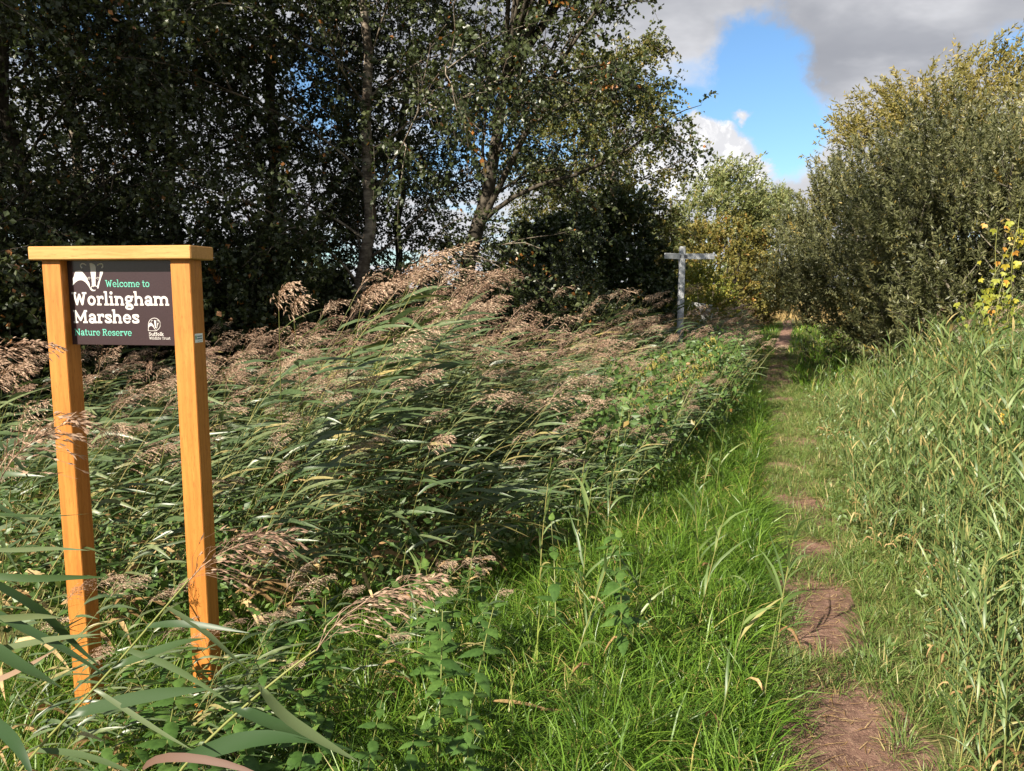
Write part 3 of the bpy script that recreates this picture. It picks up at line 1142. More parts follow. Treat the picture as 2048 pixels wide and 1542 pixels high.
ROW = 'birches in the row behind the reeds'
birch_leaf = (0.058, 0.044)
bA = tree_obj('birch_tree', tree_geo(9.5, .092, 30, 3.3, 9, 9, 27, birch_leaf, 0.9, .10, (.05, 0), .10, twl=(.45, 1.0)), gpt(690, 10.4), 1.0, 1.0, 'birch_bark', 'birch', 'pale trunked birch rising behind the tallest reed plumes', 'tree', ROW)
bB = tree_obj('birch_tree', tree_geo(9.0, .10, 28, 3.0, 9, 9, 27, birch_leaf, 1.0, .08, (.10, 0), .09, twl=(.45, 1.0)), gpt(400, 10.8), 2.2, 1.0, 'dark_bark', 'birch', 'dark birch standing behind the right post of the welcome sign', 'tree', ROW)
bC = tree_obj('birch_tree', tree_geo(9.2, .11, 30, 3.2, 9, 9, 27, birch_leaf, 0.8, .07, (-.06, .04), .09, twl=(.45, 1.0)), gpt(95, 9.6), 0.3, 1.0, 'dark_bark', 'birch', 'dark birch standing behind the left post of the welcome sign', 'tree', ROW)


# the forked birch with the long arching limb over the reeds: limbs traced, each at its own distance
def px_path(pts, Ys, org, n=9):
    P = np.array([at_y(a, b, y) for (a, b), y in zip(pts, Ys)]) - np.array(org)
    t = np.linspace(0, 1, len(P))
    tt = np.linspace(0, 1, n)
    return np.stack([np.interp(tt, t, P[:, k]) for k in range(3)], 1)


o2 = gpt(918, 10.8)
base2 = np.zeros((1, 3)) + np.array([[0, 0, -.1]])
trunkD = px_path([(925, 640), (928, 560), (950, 470), (975, 390), (985, 330), (1000, 230), (1015, 130), (1035, 20), (1050, -200), (1060, -420)], np.linspace(10.8, 10.9, 10), o2, 14)
trunkD = np.concatenate([[[0.0, 0, -.1]], trunkD])[None]
limbsD = [(px_path([(955, 455), (1000, 410), (1060, 375), (1150, 350), (1210, 325), (1255, 300), (1290, 275)], [10.8, 10.6, 10.4, 10.2, 10.0, 9.9, 9.8], o2), .038),
          (px_path([(952, 470), (985, 400), (1030, 310), (1070, 230), (1095, 170), (1130, 110), (1180, 40), (1240, -60)], np.linspace(10.8, 9.6, 8), o2), .050),
          (px_path([(985, 330), (1010, 280), (1050, 200), (1090, 130), (1120, 60), (1150, -40)], np.linspace(10.8, 10.2, 6), o2), .030),
          (px_path([(975, 390), (965, 300), (975, 200), (970, 100), (975, -40)], np.linspace(10.8, 11.5, 5), o2), .030),
          (px_path([(1060, 250), (1120, 215), (1175, 190), (1225, 170)], np.linspace(10.2, 9.6, 4), o2), .018)]
for e_ in ((2.0, 9.2, 7.0), (2.9, 10.0, 7.5), (.7, 8.0, 6.7), (2.6, 8.6, 7.6), (1.4, 9.8, 7.8), (3.4, 9.2, 8.2), (1.2, 7.6, 7.0), (2.2, 7.9, 6.9), (1.7, 8.6, 6.5), (.6, 9.2, 7.9), (2.9, 9.3, 6.9), (1.0, 8.6, 7.5), (2.4, 9.6, 8.2), (.2, 8.0, 7.6), (3.2, 8.4, 7.3), (1.8, 10.2, 8.3)):
    # unseen upper crown limbs above the frame, added to shade the sallow and path
    t_ = np.linspace(0, 1, 9)[:, None]
    limbsD.append(((1 - t_) * trunkD[0, 9] + t_ * (np.array(e_) - np.array(o2)) + np.array([0, 0, .5]) * np.sin(t_ * 3.14), .035))
bD = tree_obj('birch_tree', tree_geo(9.0, .12, 9, 2.0, 8, 8, 17, birch_leaf, 0.9, .34, limbs=limbsD, trunk=trunkD, twl=(.3, .6)), o2, 0, 1.0, 'dark_bark', 'birch', 'forked birch with a long limb arching out over the reeds', 'tree', ROW)
for src, px_, Y, rz, sc, lab in [
        (bC, 560, 11.6, 2.0, 0.95, 'leaning birch between the pale trunked birch and the welcome sign'),
        (bA, 235, 11.4, 4.0, 0.95, 'pale barked birch seen behind the middle of the welcome sign'),
        (bB, 770, 13.2, 5.2, 0.74, 'slim birch between the pale trunk and the forked birch'),
        (bB, -40, 11.5, 1.2, 1.0, 'birch at the outer end of the row beyond the sign')]:
    tree_copy(src, gpt(px_, Y), rz, sc, lab, ROW)
for x, y, rz, sc, src, lab in [(-6.1, 7.0, 3.3, 1.0, bB, 'dark birch nearest the left end of the sign, its boughs overhead'), (-8.4, 4.6, 1.6, 1.0, bA, 'pale birch of the row abreast of the sign'), (-12.5, 2.0, 5.0, 1.05, bC, 'birch at the near end of the row')]:
    tree_copy(src, (x, y, float(gz(x, y)) - .05), rz, sc, lab, 'birches of the row nearer than the sign')


def shrub_geo(R, n_twig, twl, n_leaf, leaf, up=0.6, droop=(0, 0, 0.1), lumps=40, lump_r=0.28, zc=0.45, n_stem=12, stem_r=.03, shell=0.25, wind=(0, 0, 0), along=0.6, spread=0.7, zmin=0.12):
    """many stemmed bush: stems from the base, lumpy dome of leafy twigs"""
    R = np.array(R, float)
    cen = np.array([0, 0, R[2] * zc])
    Rz = np.array([R[0], R[1], R[2] * (1 - zc)])

    def dome(n, inner):
        d = rand_dir(n)
        lowz = d[:, 2] < 0
        k = rng.uniform(inner, 1.0, n) ** 0.5
        p = d * Rz * k[:, None]
        p[lowz, 2] *= R[2] * zc / Rz[2]
        return cen + p, d
    lc, ld = dome(lumps, 0.45)
    lr = lump_r * R.mean() * rng.uniform(.6, 1.3, lumps)
    n1 = int(n_twig * 0.72)
    which = rng.integers(0, lumps, n1)
    p1 = lc[which] + rand_dir(n1) * (lr[which] * rng.random(n1) ** 0.45)[:, None]
    p2, _ = dome(n_twig - n1, shell)
    P = np.concatenate([p1, p2])
    P = P[P[:, 2] > zmin]
    out = norm((P - cen) / Rz)
    Dr = norm(out * 0.7 + np.array([0, 0, up]) + rand_dir(len(P)) * .45 + np.array(wind))
    g_c = crown_geo(P, Dr, rng.uniform(*twl, len(P)), n_leaf, leaf, np.array(droop, float) + np.array(wind), face_up=0.1, along=along, spread=spread)
    g_s = []
    for i in range(n_stem):
        tgt = lc[i % lumps] * 0.97
        b = np.array([random.gauss(0, R[0] * .07), random.gauss(0, R[1] * .07), -.1])
        mid = (b + tgt) / 2 * np.array([.8, .8, 1.1])
        t = np.linspace(0, 1, 9)[:, None]
        C = (1 - t) ** 2 * b + 2 * t * (1 - t) * mid + t ** 2 * tgt
        g = Geo()
        tubes(g, C[None], np.linspace(stem_r, stem_r * .3, 9)[None], 6, .5)
        br = sweep(C[rng.integers(4, 9, 5)], norm(rand_dir(5) + norm(tgt - b)), rng.uniform(.3, .7, 5) * R.mean() * .5, 5, (0, 0, .1), .1)
        tubes(g, br, np.linspace(stem_r * .4, .004, 5)[None], 4, .5)
        g_s.append(g)
    return g_s, g_c


def shrub_obj(name, geos, loc, rotz, scale, bark_, leafm, label, cat, group=None, stem='stem'):
    root = link(name, None, None, loc)
    for g in geos[0]:
        part(stem, g, bark_, root, True)
    part('crown', geos[1], [leafm, 'dark_bark'], root, kind='stuff')
    root.rotation_euler = (0, 0, rotz)
    root.scale = (scale,) * 3 if np.isscalar(scale) else scale
    return tag(root, label, cat, group)


HEDGE = 'dark shrubs under the birch row'
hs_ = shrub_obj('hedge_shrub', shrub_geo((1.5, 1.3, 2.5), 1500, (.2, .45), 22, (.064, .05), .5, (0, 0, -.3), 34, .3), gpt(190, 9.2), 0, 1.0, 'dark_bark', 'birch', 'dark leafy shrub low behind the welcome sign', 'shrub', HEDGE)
for px_, Y, rz, sc, lab in [(20, 9.0, 1.3, (1.1, 1, .95), 'dark shrub behind the reed plumes left of the sign'), (430, 9.9, 2.6, (1.1, 1, 1.0), 'dark shrub just right of the sign posts'),
                            (610, 11.0, 3.9, (1.0, 1, .8), 'dark shrub at the foot of the pale trunked birch'), (1080, 12.6, 5.0, (1.0, 1, .9), 'dark shrub right of the forked birch'),
                            (830, 12.4, 0.6, (1.1, 1, .72), 'low dark shrub between two birch trunks')]:
    tree_copy(hs_, gpt(px_, Y), rz, 1.0, lab).scale = sc

# ivy-clad tree and the lit birch at the right end of the row
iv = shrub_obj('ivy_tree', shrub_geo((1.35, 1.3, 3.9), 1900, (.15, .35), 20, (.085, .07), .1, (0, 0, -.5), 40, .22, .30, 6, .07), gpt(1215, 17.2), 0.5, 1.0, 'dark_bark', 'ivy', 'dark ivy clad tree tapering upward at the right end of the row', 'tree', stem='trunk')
iv2 = tree_copy(iv, gpt(1110, 16.0), 2.2, 1.0, 'lower ivy clad tree behind the long arching limb')
iv2.scale = (1.05, 1, .86)
go = tree_obj('birch_tree', tree_geo(7.4, .09, 24, 2.4, 9, 9, 16, (.075, .056), 1.0, .22), gpt(1215, 18.5), 0.7, 1.0, 'birch_bark', 'birch_gold', 'sunlit yellowing birch above the dark ivy clad tree', 'tree')
tree_copy(go, gpt(1150, 20.0), 2.9, 0.95, 'second yellowing birch half hidden behind the dark ivy')

# sallow thicket right of the path
SAL = 'sallow bushes right of the path'
saA = shrub_obj('sallow_bush', shrub_geo((2.7, 2.5, 4.7), 3000, (.25, .6), 38, (.090, .027), .9, (0, 0, .25), 60, .22, .42, 16, .035, .3), (8.5, 13.2, 0), 0, 1.0, 'grey_bark', 'sallow', 'broad grey-green sallow bush filling the right side of the path', 'bush', SAL)
saB = tree_copy(saA, (8.65, 17.0, 0), 1.9, 1.0, 'rounded sallow bush overhanging the far path, shaded low down', SAL)
tree_copy(saA, (11.0, 12.4, 0), 4.6, .98, 'sallow bush behind the yellow hop climber', SAL)
tree_copy(saA, (10.6, 17.2, 0), 3.9, 1.08, 'sallow bush under the tallest golden willow', SAL)
wg = shrub_obj('golden_willow', shrub_geo((2.6, 2.3, 7.4), 2200, (.35, .8), 21, (.13, .038), .6, (.2, 0, -.1), 46, .20, .55, 12, .06, .4, (.35, 0, 0)), (13.0, 19.5, 0), 0, 1.04, 'grey_bark', 'willow_gold', 'tall golden willow rising over the sallow bushes', 'tree', stem='limb')
g2 = tree_copy(wg, (9.9, 19.6, 0), 2.5, .90, 'lower golden willow peeping over the rounded sallow')

# hop climber with yellowing leaves in front of the sallow
hop = link('hop_climber', None, None, (5.75, 9.9, 0))
tag(hop, 'climbing hop with lime and yellow leaves at the sallow edge', 'climber')
g = Geo()
cl = []
for i in range(7):
    tx, tz = random.uniform(-.30, .45), random.uniform(1.3, 2.8)
    t = np.linspace(0, 1, 9)[:, None]
    C = (1 - t) * np.array([random.uniform(-.3, .6), .05, 0]) + t * np.array([tx + .35, random.uniform(-.1, .2), tz]) + np.stack([.07 * np.sin(t[:, 0] * 9 + i), .06 * np.cos(t[:, 0] * 7 + i), 0 * t[:, 0]], 1)
    cl.append(C)
tubes(g, np.array(cl), .004, 5, .5)
part('vine', g, 'reed_stem', hop, True)
leaf_g = []
for k in range(5):
    g = Geo()
    for a in (-55, 0, 55):
        C = sweep([0, 0, 0], [math.sin(RAD(a)), math.cos(RAD(a)), 0], .075 if a else .095, 6, (0, 0, -.35))
        ribbons(g, C, np.array([.006, .021, .027, .022, .013, .001]), .15 + .2 * k, side=np.array([math.cos(RAD(a)), -math.sin(RAD(a)), 0]), fold=.15)
    leaf_g.append(to_mesh('hop_leaf', g, 'yellow_leaf', True))
for i in range(230):
    C = random.choice(cl)
    p = C[min(8, int(2 + random.random() * 7))] + rng.normal(0, .11, 3)
    o = part('leaf', None, None, hop, data=leaf_g[min(4, int(abs(random.gauss(0, 1.6))) if p[2] < 1.9 else random.randint(1, 4))])
    o.location = p
    o.rotation_euler = (RAD(random.uniform(-110, -40)), RAD(random.uniform(-30, 30)), RAD(random.uniform(-70, 70)))
    s_ = random.uniform(.5, .9)
    o.scale = (s_, s_, s_)

# trees beyond the fingerpost
fw = shrub_obj('far_willow', shrub_geo((2.6, 2.2, 8.2), 1500, (.5, 1.0), 18, (.22, .075), .7, (.2, 0, -.05), 44, .20, .5, 8, .10, .4, (.4, 0, 0)), gpt(1432, 42), 0, 1.0, 'grey_bark', 'willow', 'tall wind swept silver-green willow behind the fingerpost', 'tree', stem='limb')
f2 = tree_copy(fw, gpt(1545, 47), 2.0, .86, 'second silver-green willow half hidden by the sallow')
f2.scale = (.9, .9, .92)
f3 = tree_copy(fw, gpt(1325, 40), 4.0, .62, 'small pale willow left of the fingerpost')
th = shrub_obj('hawthorn_bush', shrub_geo((1.65, 1.5, 4.3), 1200, (.2, .5), 17, (.11, .085), .4, (0, 0, -.1), 36, .24, .42, 10, .05, .3), gpt(1440, 30), 0, 1.0, 'dark_bark', 'thorn', 'bronze-green hawthorn right behind the fingerpost arm', 'bush')
t2 = tree_copy(th, gpt(1502, 33), 2.2, .74, 'smaller hawthorn at the edge of the dry meadow')
t3 = tree_copy(th, gpt(1328, 27), 4.4, .70, 'hawthorn turning rusty left of the fingerpost')
lm = shrub_obj('lime_green_shrub', shrub_geo((.8, .7, 2.2), 420, (.2, .4), 16, (.07, .05), .6, (0, 0, 0), 22, .25, .42, 6, .02), gpt(1402, 20), 0, 1.0, 'grey_bark', 'lime_leaf', 'bright yellow-green young shrub right of the fingerpost', 'shrub')
l2 = tree_copy(lm, gpt(1372, 21), 2.0, .95, 'yellow-green shrub growing up the fingerpost')
l3 = tree_copy(lm, gpt(1330, 19), 4.0, .8, 'yellow-green shrub at the foot of the ivy clad tree')

FAR = 'trees along the far edge of the meadow'
ft = shrub_obj('far_tree', shrub_geo((4.0, 3.0, 6.0), 700, (.7, 1.3), 14, (.45, .3), .4, (0, 0, 0), 30, .25, .5, 4, .15), gpt(1570, 190), 0, 1.0, 'dark_bark', 'far_leaf', 'small dark tree on the far edge of the meadow', 'tree', FAR)
for i, px_ in enumerate([-40, 90, 210, 330, 420, 530, 640, 770, 860, 960, 1060, 1180, 1535, 1610, 1500]):
    tree_copy(ft, gpt(px_, 150 + 60 * random.random()), random.uniform(0, 6), random.uniform(.6, 1.1), 'small dark tree on the far edge of the meadow', FAR)


# ------------------------------------------------------------------ reeds
def reed_parts(h, plume=True, leaves=10, lw=.0140, LL=(.32, .54), wind=1.0, dead=2, lite=False):
    out = []
    st = sweep([0, 0, -.03], [.20 * wind + random.gauss(0, .09), random.gauss(0, .12), 1], h, 9, (.52 * wind * random.uniform(.5, 1.4), random.gauss(0, .16), 0))
    g = Geo()
    stl = st[:, ::2] if lite else st
    tubes(g, stl, np.linspace(.0042, .0016, stl.shape[1])[None], 3 if lite else 5, random.uniform(.1, .9))
    out.append(('stem', g, 'reed_stem'))
    T = tangents(st)[0]
    for i in range(leaves):
        s = (.16 + .80 * (i + .5) / leaves) * 8
        k0 = min(int(s), 7)
        p = st[0, k0] * (1 - s + k0) + st[0, k0 + 1] * (s - k0)
        t = T[k0]
        sd = 1 if i % 2 else -1
        is_dead = i < dead and random.random() < .75
        if wind > .5:
            d = t * .6 + np.array([.45, sd * random.uniform(.1, .7), random.uniform(-.2, .2)])
            bend = np.array([1.2, random.gauss(0, .3), -.70 + random.gauss(0, .40)])
        else:
            az = random.uniform(0, 6.28)
            d = t * .9 + np.array([math.cos(az) * .55, math.sin(az) * .55, .1])
            bend = np.array([math.cos(az) * .35 + .15, math.sin(az) * .35, -.45 + random.gauss(0, .25)])
        if is_dead:
            bend = bend * .4 + np.array([0, 0, -2.2])
        L = random.uniform(*LL) * (0.72 + .5 * math.sin(math.pi * min(1, (i + 1) / leaves)))
        C = sweep(p, d, L, 7, bend, .03)
        gl = Geo()
        wd = lw * random.uniform(.8, 1.25)
        var = random.uniform(.0, .85) if random.random() < .94 else .97
        if lite:
            C = C[:, [0, 1, 3, 4, 6]]
        ribbons(gl, C, np.array([.45, .9, .92, .72, .02] if lite else [.45, .9, 1.0, .92, .72, .42, .02]) * wd, var, fold=0 if lite else .22, twist=[random.gauss(0, .7)],
                side=np.cross(tangents(C), np.array([random.gauss(0, .5), random.gauss(0, .5) - .3, 1.0])))
        out.append(('leaf', gl, 'straw' if is_dead else ('reed_leaf' if wind > .5 else 'young_reed')))
    if plume:
        g = Geo()
        AL = random.uniform(.26, .42)
        ax = sweep(st[0, -1], T[-1], AL, 7, (.8, random.gauss(0, .15), -.55))
        tubes(g, ax, np.linspace(.0016, .0008, 7)[None], 4, .6)
        nb = 32 if lite else 52
        s = np.sort(rng.uniform(0, 1, nb)) * 5.99
        k0 = s.astype(int)
        p = ax[0, k0] + (ax[0, np.minimum(k0 + 1, 6)] - ax[0, k0]) * (s - k0)[:, None]
        ta = tangents(ax)[0][k0]
        d = norm(ta * .9 + rand_dir(nb) * .55)
        C = sweep(p, d, .055 + .16 * (1 - s / 6) * rng.uniform(.6, 1.15, nb), 5, np.array([.75, 0, -1.15]) + rng.normal(0, .15, (nb, 3)))
        pv = random.uniform(.25, .75)
        ribbons(g, C[:, ::2] if lite else C, np.array([.0009, .0012, .0007] if lite else [.0007, .0009, .001, .0009, .0006]), pv)
        ns = 6
        f = rng.uniform(.9, 4, (nb, ns))
        k0 = np.minimum(f.astype(int), 3)
        ar = np.arange(nb)[:, None]
        q = (C[ar, k0] + (C[ar, k0 + 1] - C[ar, k0]) * (f - k0)[..., None]).reshape(-1, 3)
        dd = norm(C[ar, k0 + 1] - C[ar, k0]).reshape(-1, 3)
        m = len(q)
        diamonds(g, q, norm(dd + rand_dir(m) * .30), rand_dir(m), rng.uniform(.013, .024, m), rng.uniform(.0035, .006, m) * (1.2 if lite else 1), np.clip(pv + rng.normal(0, .22, m), 0, 1), pos=.4)
        out.append(('plume', g, 'plume'))
    return out


MATS = ['reed_leaf', 'reed_stem', 'plume', 'straw', 'young_reed']


def merged(parts):
    g = Geo()
    for _, q, mat in parts:
        V, Fq, m, r = q.arrays()
        g.add(V, Fq, r, MATS.index(mat))
    return g


def xf(x, y, z, rz=0.0, s=1.0, tx=0.0, ty=0.0):
    n = len(x)
    rz, s, tx, ty = [np.broadcast_to(np.asarray(a, float), (n,)) for a in (rz, s, tx, ty)]
    c, si = np.cos(rz), np.sin(rz)
    T = np.zeros((n, 4, 4))
    T[:, 0, 0], T[:, 0, 1] = c * s, -si * s
    T[:, 1, 0], T[:, 1, 1] = si * s, c * s
    T[:, 2, 2] = s
    T[:, 0, 2], T[:, 1, 2] = tx * s, ty * s      # shear-free small lean of the upright axis
    T[:, 0, 3], T[:, 1, 3], T[:, 2, 3], T[:, 3, 3] = x, y, z, 1
    return T


FBX = [-7, -2.45, -2.25, -1.2, 0, .6, 1.2, 2.6, 3.4, 6, 9]
FBY = [2.3, 2.3, 3.55, 3.75, 4.2, 5.2, 6.4, 9.6, 12, 20, 32]


def scatter(n, xr, yr, ok):
    out = np.zeros((0, 2))
    while len(out) < n:
        x, y = rng.uniform(*xr, n * 3), rng.uniform(*yr, n * 3)
        k = ok(x, y)
        out = np.concatenate([out, np.stack([x[k], y[k]], 1)])
    return out[:n]


def in_reeds(x, y):
    s = x - path_x(y)
    back = np.interp(x, [-7, -3, 0, 3, 9], [8.0, 8.4, 10.5, 15.5, 30])
    vis = np.abs(x / np.maximum(y, .1)) < .74
    return (y > np.interp(x, FBX, FBY)) & (s < -.75) & (y < back) & vis


def reed_h(x, y):
    s = -(x - path_x(y))
    h = np.where(y > 9.5, .60, .45) + .42 * sstep(s, .7, 3.2)
    h = h * np.interp(x / y, [-.75, -.45, -.30, -.14, -.04, .15, .3], [.86, .84, .94, 1.05, .86, .86, .92])
    return h


variants = [reed_parts(random.uniform(1.75, 2.05)) for _ in range(10)] + [reed_parts(random.uniform(1.3, 1.6), False, 9) for _ in range(3)]
vm = [merged(reed_parts(random.uniform(1.75, 2.05), lite=True)) for _ in range(10)] + [merged(reed_parts(random.uniform(1.3, 1.6), False, 9, lite=True)) for _ in range(3)]


def reed_src(name, parts, label, cat, group):
    root = link(name, None)
    for nm, g, mat in parts:
        part(nm, g, mat, root, True)
    tag(root, label, cat, group)
    return root


front = np.concatenate([scatter(40, (-2.3, -1.0), (2.0, 2.9), lambda x, y: (x / y > -.74)), scatter(10, (-1.0, -.3), (3.0, 3.7), lambda x, y: y > 0)])
tall = np.array([(-1.75, 5.3), (-1.6, 5.6), (-1.45, 5.35), (-1.55, 5.1), (-1.3, 5.7), (-1.85, 5.7), (-1.2, 5.4)])
near = scatter(760, (-4.5, 3.4), (2.3, 9.0), in_reeds)
mid = scatter(420, (-7, 3.5), (6.0, 12), in_reeds)
far = scatter(380, (0, 9), (10, 27), in_reeds)
R_ALL = np.concatenate([front, tall, near, mid, far])
dist = np.hypot(R_ALL[:, 0], R_ALL[:, 1])
order = np.argsort(dist)
R_ALL = R_ALL[order]
hh = reed_h(R_ALL[:, 0], R_ALL[:, 1]) * np.clip(rng.normal(.95, .12, len(R_ALL)), .65, 1.22)
zz = gz(R_ALL[:, 0], R_ALL[:, 1])
hh = np.where(R_ALL[:, 1] < np.interp(R_ALL[:, 0], FBX, FBY), hh * .58, hh)
hh = np.where((np.abs(R_ALL[:, 0] + 1.5) < .36) & (np.abs(R_ALL[:, 1] - 5.4) < .31), np.maximum(hh, rng.uniform(1.0, 1.14, len(hh))), hh)
vi = np.where(rng.random(len(R_ALL)) < .52, rng.integers(0, 10, len(R_ALL)), rng.integers(10, 13, len(R_ALL)))
rzz = rng.normal(-.05, .42, len(R_ALL))
vi = np.where((np.abs(R_ALL[:, 0] + 1.5) < .36) & (np.abs(R_ALL[:, 1] - 5.4) < .31), rng.integers(0, 10, len(R_ALL)), vi)
N_IND = 180
src = [reed_src('reed', v, 'flowering reed with brown plume bent rightward beside the path' if k < 10 else 'leafy reed without plume bent rightward among the plumed reeds', 'reed',
                'plumed reeds left of the path' if k < 10 else 'plumeless reeds left of the path') for k, v in enumerate(variants)]
first = set()
for i in range(N_IND):
    k = int(vi[i])
    o = src[k] if k not in first else copy_tree(src[k])
    xi, yi = R_ALL[i]
    if k < 10:
        if abs(xi + 1.5) < .36 and abs(yi - 5.4) < .31:
            tag(o, 'tall reed whose full plume overtops the bed below the pale birch trunk', 'reed', 'tallest plumed reeds')
        elif yi < np.interp(xi, FBX, FBY):
            tag(o, 'short plumed reed growing round the feet of the sign posts', 'reed', 'short reeds at the sign')
        elif xi < -2.2:
            tag(o, 'plumed reed standing beyond the left post of the sign', 'reed', 'plumed reeds beyond the left sign post')
        elif xi < -.9:
            tag(o, 'plumed reed standing just behind and right of the sign', 'reed', 'plumed reeds behind the sign')
        else:
            tag(o, 'plumed reed at the front of the bed facing the bright grass', 'reed', 'plumed reeds facing the grass')
    else:
        if yi < np.interp(xi, FBX, FBY):
            tag(o, 'short reed without plume at the feet of the sign posts', 'reed', 'plumeless reeds at the sign')
        elif xi < -.9:
            tag(o, 'leafy reed without plume standing behind the sign', 'reed', 'plumeless reeds behind the sign')
        else:
            tag(o, 'leafy reed without plume at the front of the bed facing the grass', 'reed', 'plumeless reeds facing the grass')
    first.add(k)
    o.location = (R_ALL[i, 0], R_ALL[i, 1], zz[i])
    o.rotation_euler = (0, 0, rzz[i])
    o.scale = (hh[i],) * 3
for k in range(13):
    if k not in first:
        src[k].location = (R_ALL[0, 0], R_ALL[0, 1] + .3, zz[0])
bed = Geo()
for k in range(13):
    sel = np.where(vi[N_IND:] == k)[0] + N_IND
    if len(sel):
        bake(bed, vm[k], xf(R_ALL[sel, 0], R_ALL[sel, 1], zz[sel], rzz[sel], hh[sel]), rng.normal(0, .12, len(sel)))
tag(link('reed_bed', to_mesh('reed_bed', bed, MATS, True)), 'dense mass of brown plumed reeds between the path and the birch row', 'reed bed', kind='stuff')

# young green reeds right of the path
yv = [reed_parts(random.uniform(.9, 1.1), False, 10, .0080, (.20, .34), .25, 1) for _ in range(10)]
ym = [merged(reed_parts(random.uniform(.9, 1.1), False, 10, .0080, (.20, .34), .25, 1, True)) for _ in range(10)]


def in_right(x, y):
    s = x - path_x(y)
    return (s > .42 + .10 * np.sin(y * 2.1)) & (y > 2.3) & (s < 6) & (np.abs(x / y) < .74) & (y < 11.3)


ry = np.concatenate([scatter(620, (1.2, 4.6), (2.0, 6.5), in_right), scatter(520, (1.5, 9), (4.5, 11.3), in_right)])
ry = ry[np.argsort(np.hypot(ry[:, 0], ry[:, 1]))]
sy = ry[:, 0] - path_x(ry[:, 1])
hy = (.40 + .31 * np.clip(sy, 0, 3.0)) * rng.uniform(.75, 1.2, len(ry))
zy = gz(ry[:, 0], ry[:, 1])
ky = rng.integers(0, 10, len(ry))
ay = rng.uniform(0, 6.28, len(ry))
N_Y = 115
ysrc = [reed_src('young_reed', v, 'fresh green young reed without plume right of the trodden path', 'reed', 'young reeds right of the path') for v in yv]
first = set()
for i in range(N_Y):
    k = int(ky[i])
    o = ysrc[k] if k not in first else copy_tree(ysrc[k])
    first.add(k)
    o.location = (ry[i, 0], ry[i, 1], zy[i])
    o.rotation_euler = (0, 0, ay[i])
    o.scale = (hy[i],) * 3
bed = Geo()
for k in range(10):
    sel = np.where(ky[N_Y:] == k)[0] + N_Y
    bake(bed, ym[k], xf(ry[sel, 0], ry[sel, 1], zy[sel], ay[sel], hy[sel]), rng.normal(0, .15, len(sel)))
# a few plumed ones on that side too, near the sallow
rp = scatter(70, (4.0, 9), (6.5, 11.5), lambda x, y: (x - path_x(y) > 1.6) & (np.abs(x / y) < .74))
for k in range(10):
    q = rp[k::10]
    bake(bed, vm[k], xf(q[:, 0], q[:, 1], gz(q[:, 0], q[:, 1]), rng.normal(0, .5, len(q)), rng.uniform(.6, .8, len(q))))
tag(link('green_reed_bed', to_mesh('green_reed_bed', bed, MATS, True)), 'dense mass of fresh green reeds between the path and the sallow', 'reed bed', kind='stuff')


# ------------------------------------------------------------------ reeds close in front, bottom left
def near_reed(label, stem_px, Y, leaves, plume_at=None, foot=None, group=None):
    P = np.array([at_y(a, b, Y) for a, b in stem_px])
    if foot is None:
        foot = P[0] + np.array([-.30, .05, 0])
        foot[2] = float(gz(foot[0], foot[1])) - .03
    mid = (foot + P[0]) / 2 + np.array([-.06, 0, 0.03])
    P = np.vstack([foot, mid, P])
    t = np.linspace(0, 1, len(P))
    tt = np.linspace(0, 1, 14)
    C = np.stack([np.interp(tt, t, P[:, k]) for k in range(3)], 1)
    C[1:-1] = (C[:-2] + 2 * C[1:-1] + C[2:]) / 4
    root = link('reed', None, None, tuple(foot))
    g = Geo()
    tubes(g, (C - foot)[None], np.linspace(.0042, .0022, 14)[None], 7, .35)
    part('stem', g, 'reed_stem', root, True)
    for pts, Ys, hw, var in leaves:
        Q = np.array([at_y(a, b, y) for (a, b), y in zip(pts, Ys)])
        t = np.linspace(0, 1, len(Q))
        tt = np.linspace(0, 1, 10)
        Lc = np.stack([np.interp(tt, t, Q[:, k]) for k in range(3)], 1)
        for _ in range(2):
            Lc[1:-1] = (Lc[:-2] + 2 * Lc[1:-1] + Lc[2:]) / 4
        # leaf base springs from the stem
        j = np.argmin(np.linalg.norm(C - Lc[0], axis=1))
        if np.linalg.norm(C[j] - Lc[0]) > .01:
            Lc = np.vstack([C[j], Lc])
        K = len(Lc)
        prof = np.interp(np.linspace(0, 1, K), [0, .12, .35, .6, .85, 1], [.35, .75, 1, .85, .4, .02])
        g = Geo()
        mat = 'dead_leaf' if var < 0 else 'near_leaf'
        ribbons(g, (Lc - foot)[None], prof * hw, abs(var), fold=.18, twist=[random.uniform(-.9, .9)],
                side=np.cross(tangents(Lc[None]), np.array([random.uniform(-.2, .8), -.7, random.uniform(.1, 1.2)])))
        part('leaf', g, mat, root, True)
    if plume_at is not None:
        pp = [p for p in reed_parts(1.8) if p[0] == 'plume'][0][1]
        V, Fq, m, r = pp.arrays()
        k = np.argmin(V[:, 0] * .5 + V[:, 2] * 0.2)
        sc = plume_at
        V = (V - V[k]) * sc + (C[-1] - foot)
        g = Geo()
        g.add(V, Fq, r * .7)
        part('plume', g, 'plume', root, True)
    tag(root, label, 'reed', group)
    return root


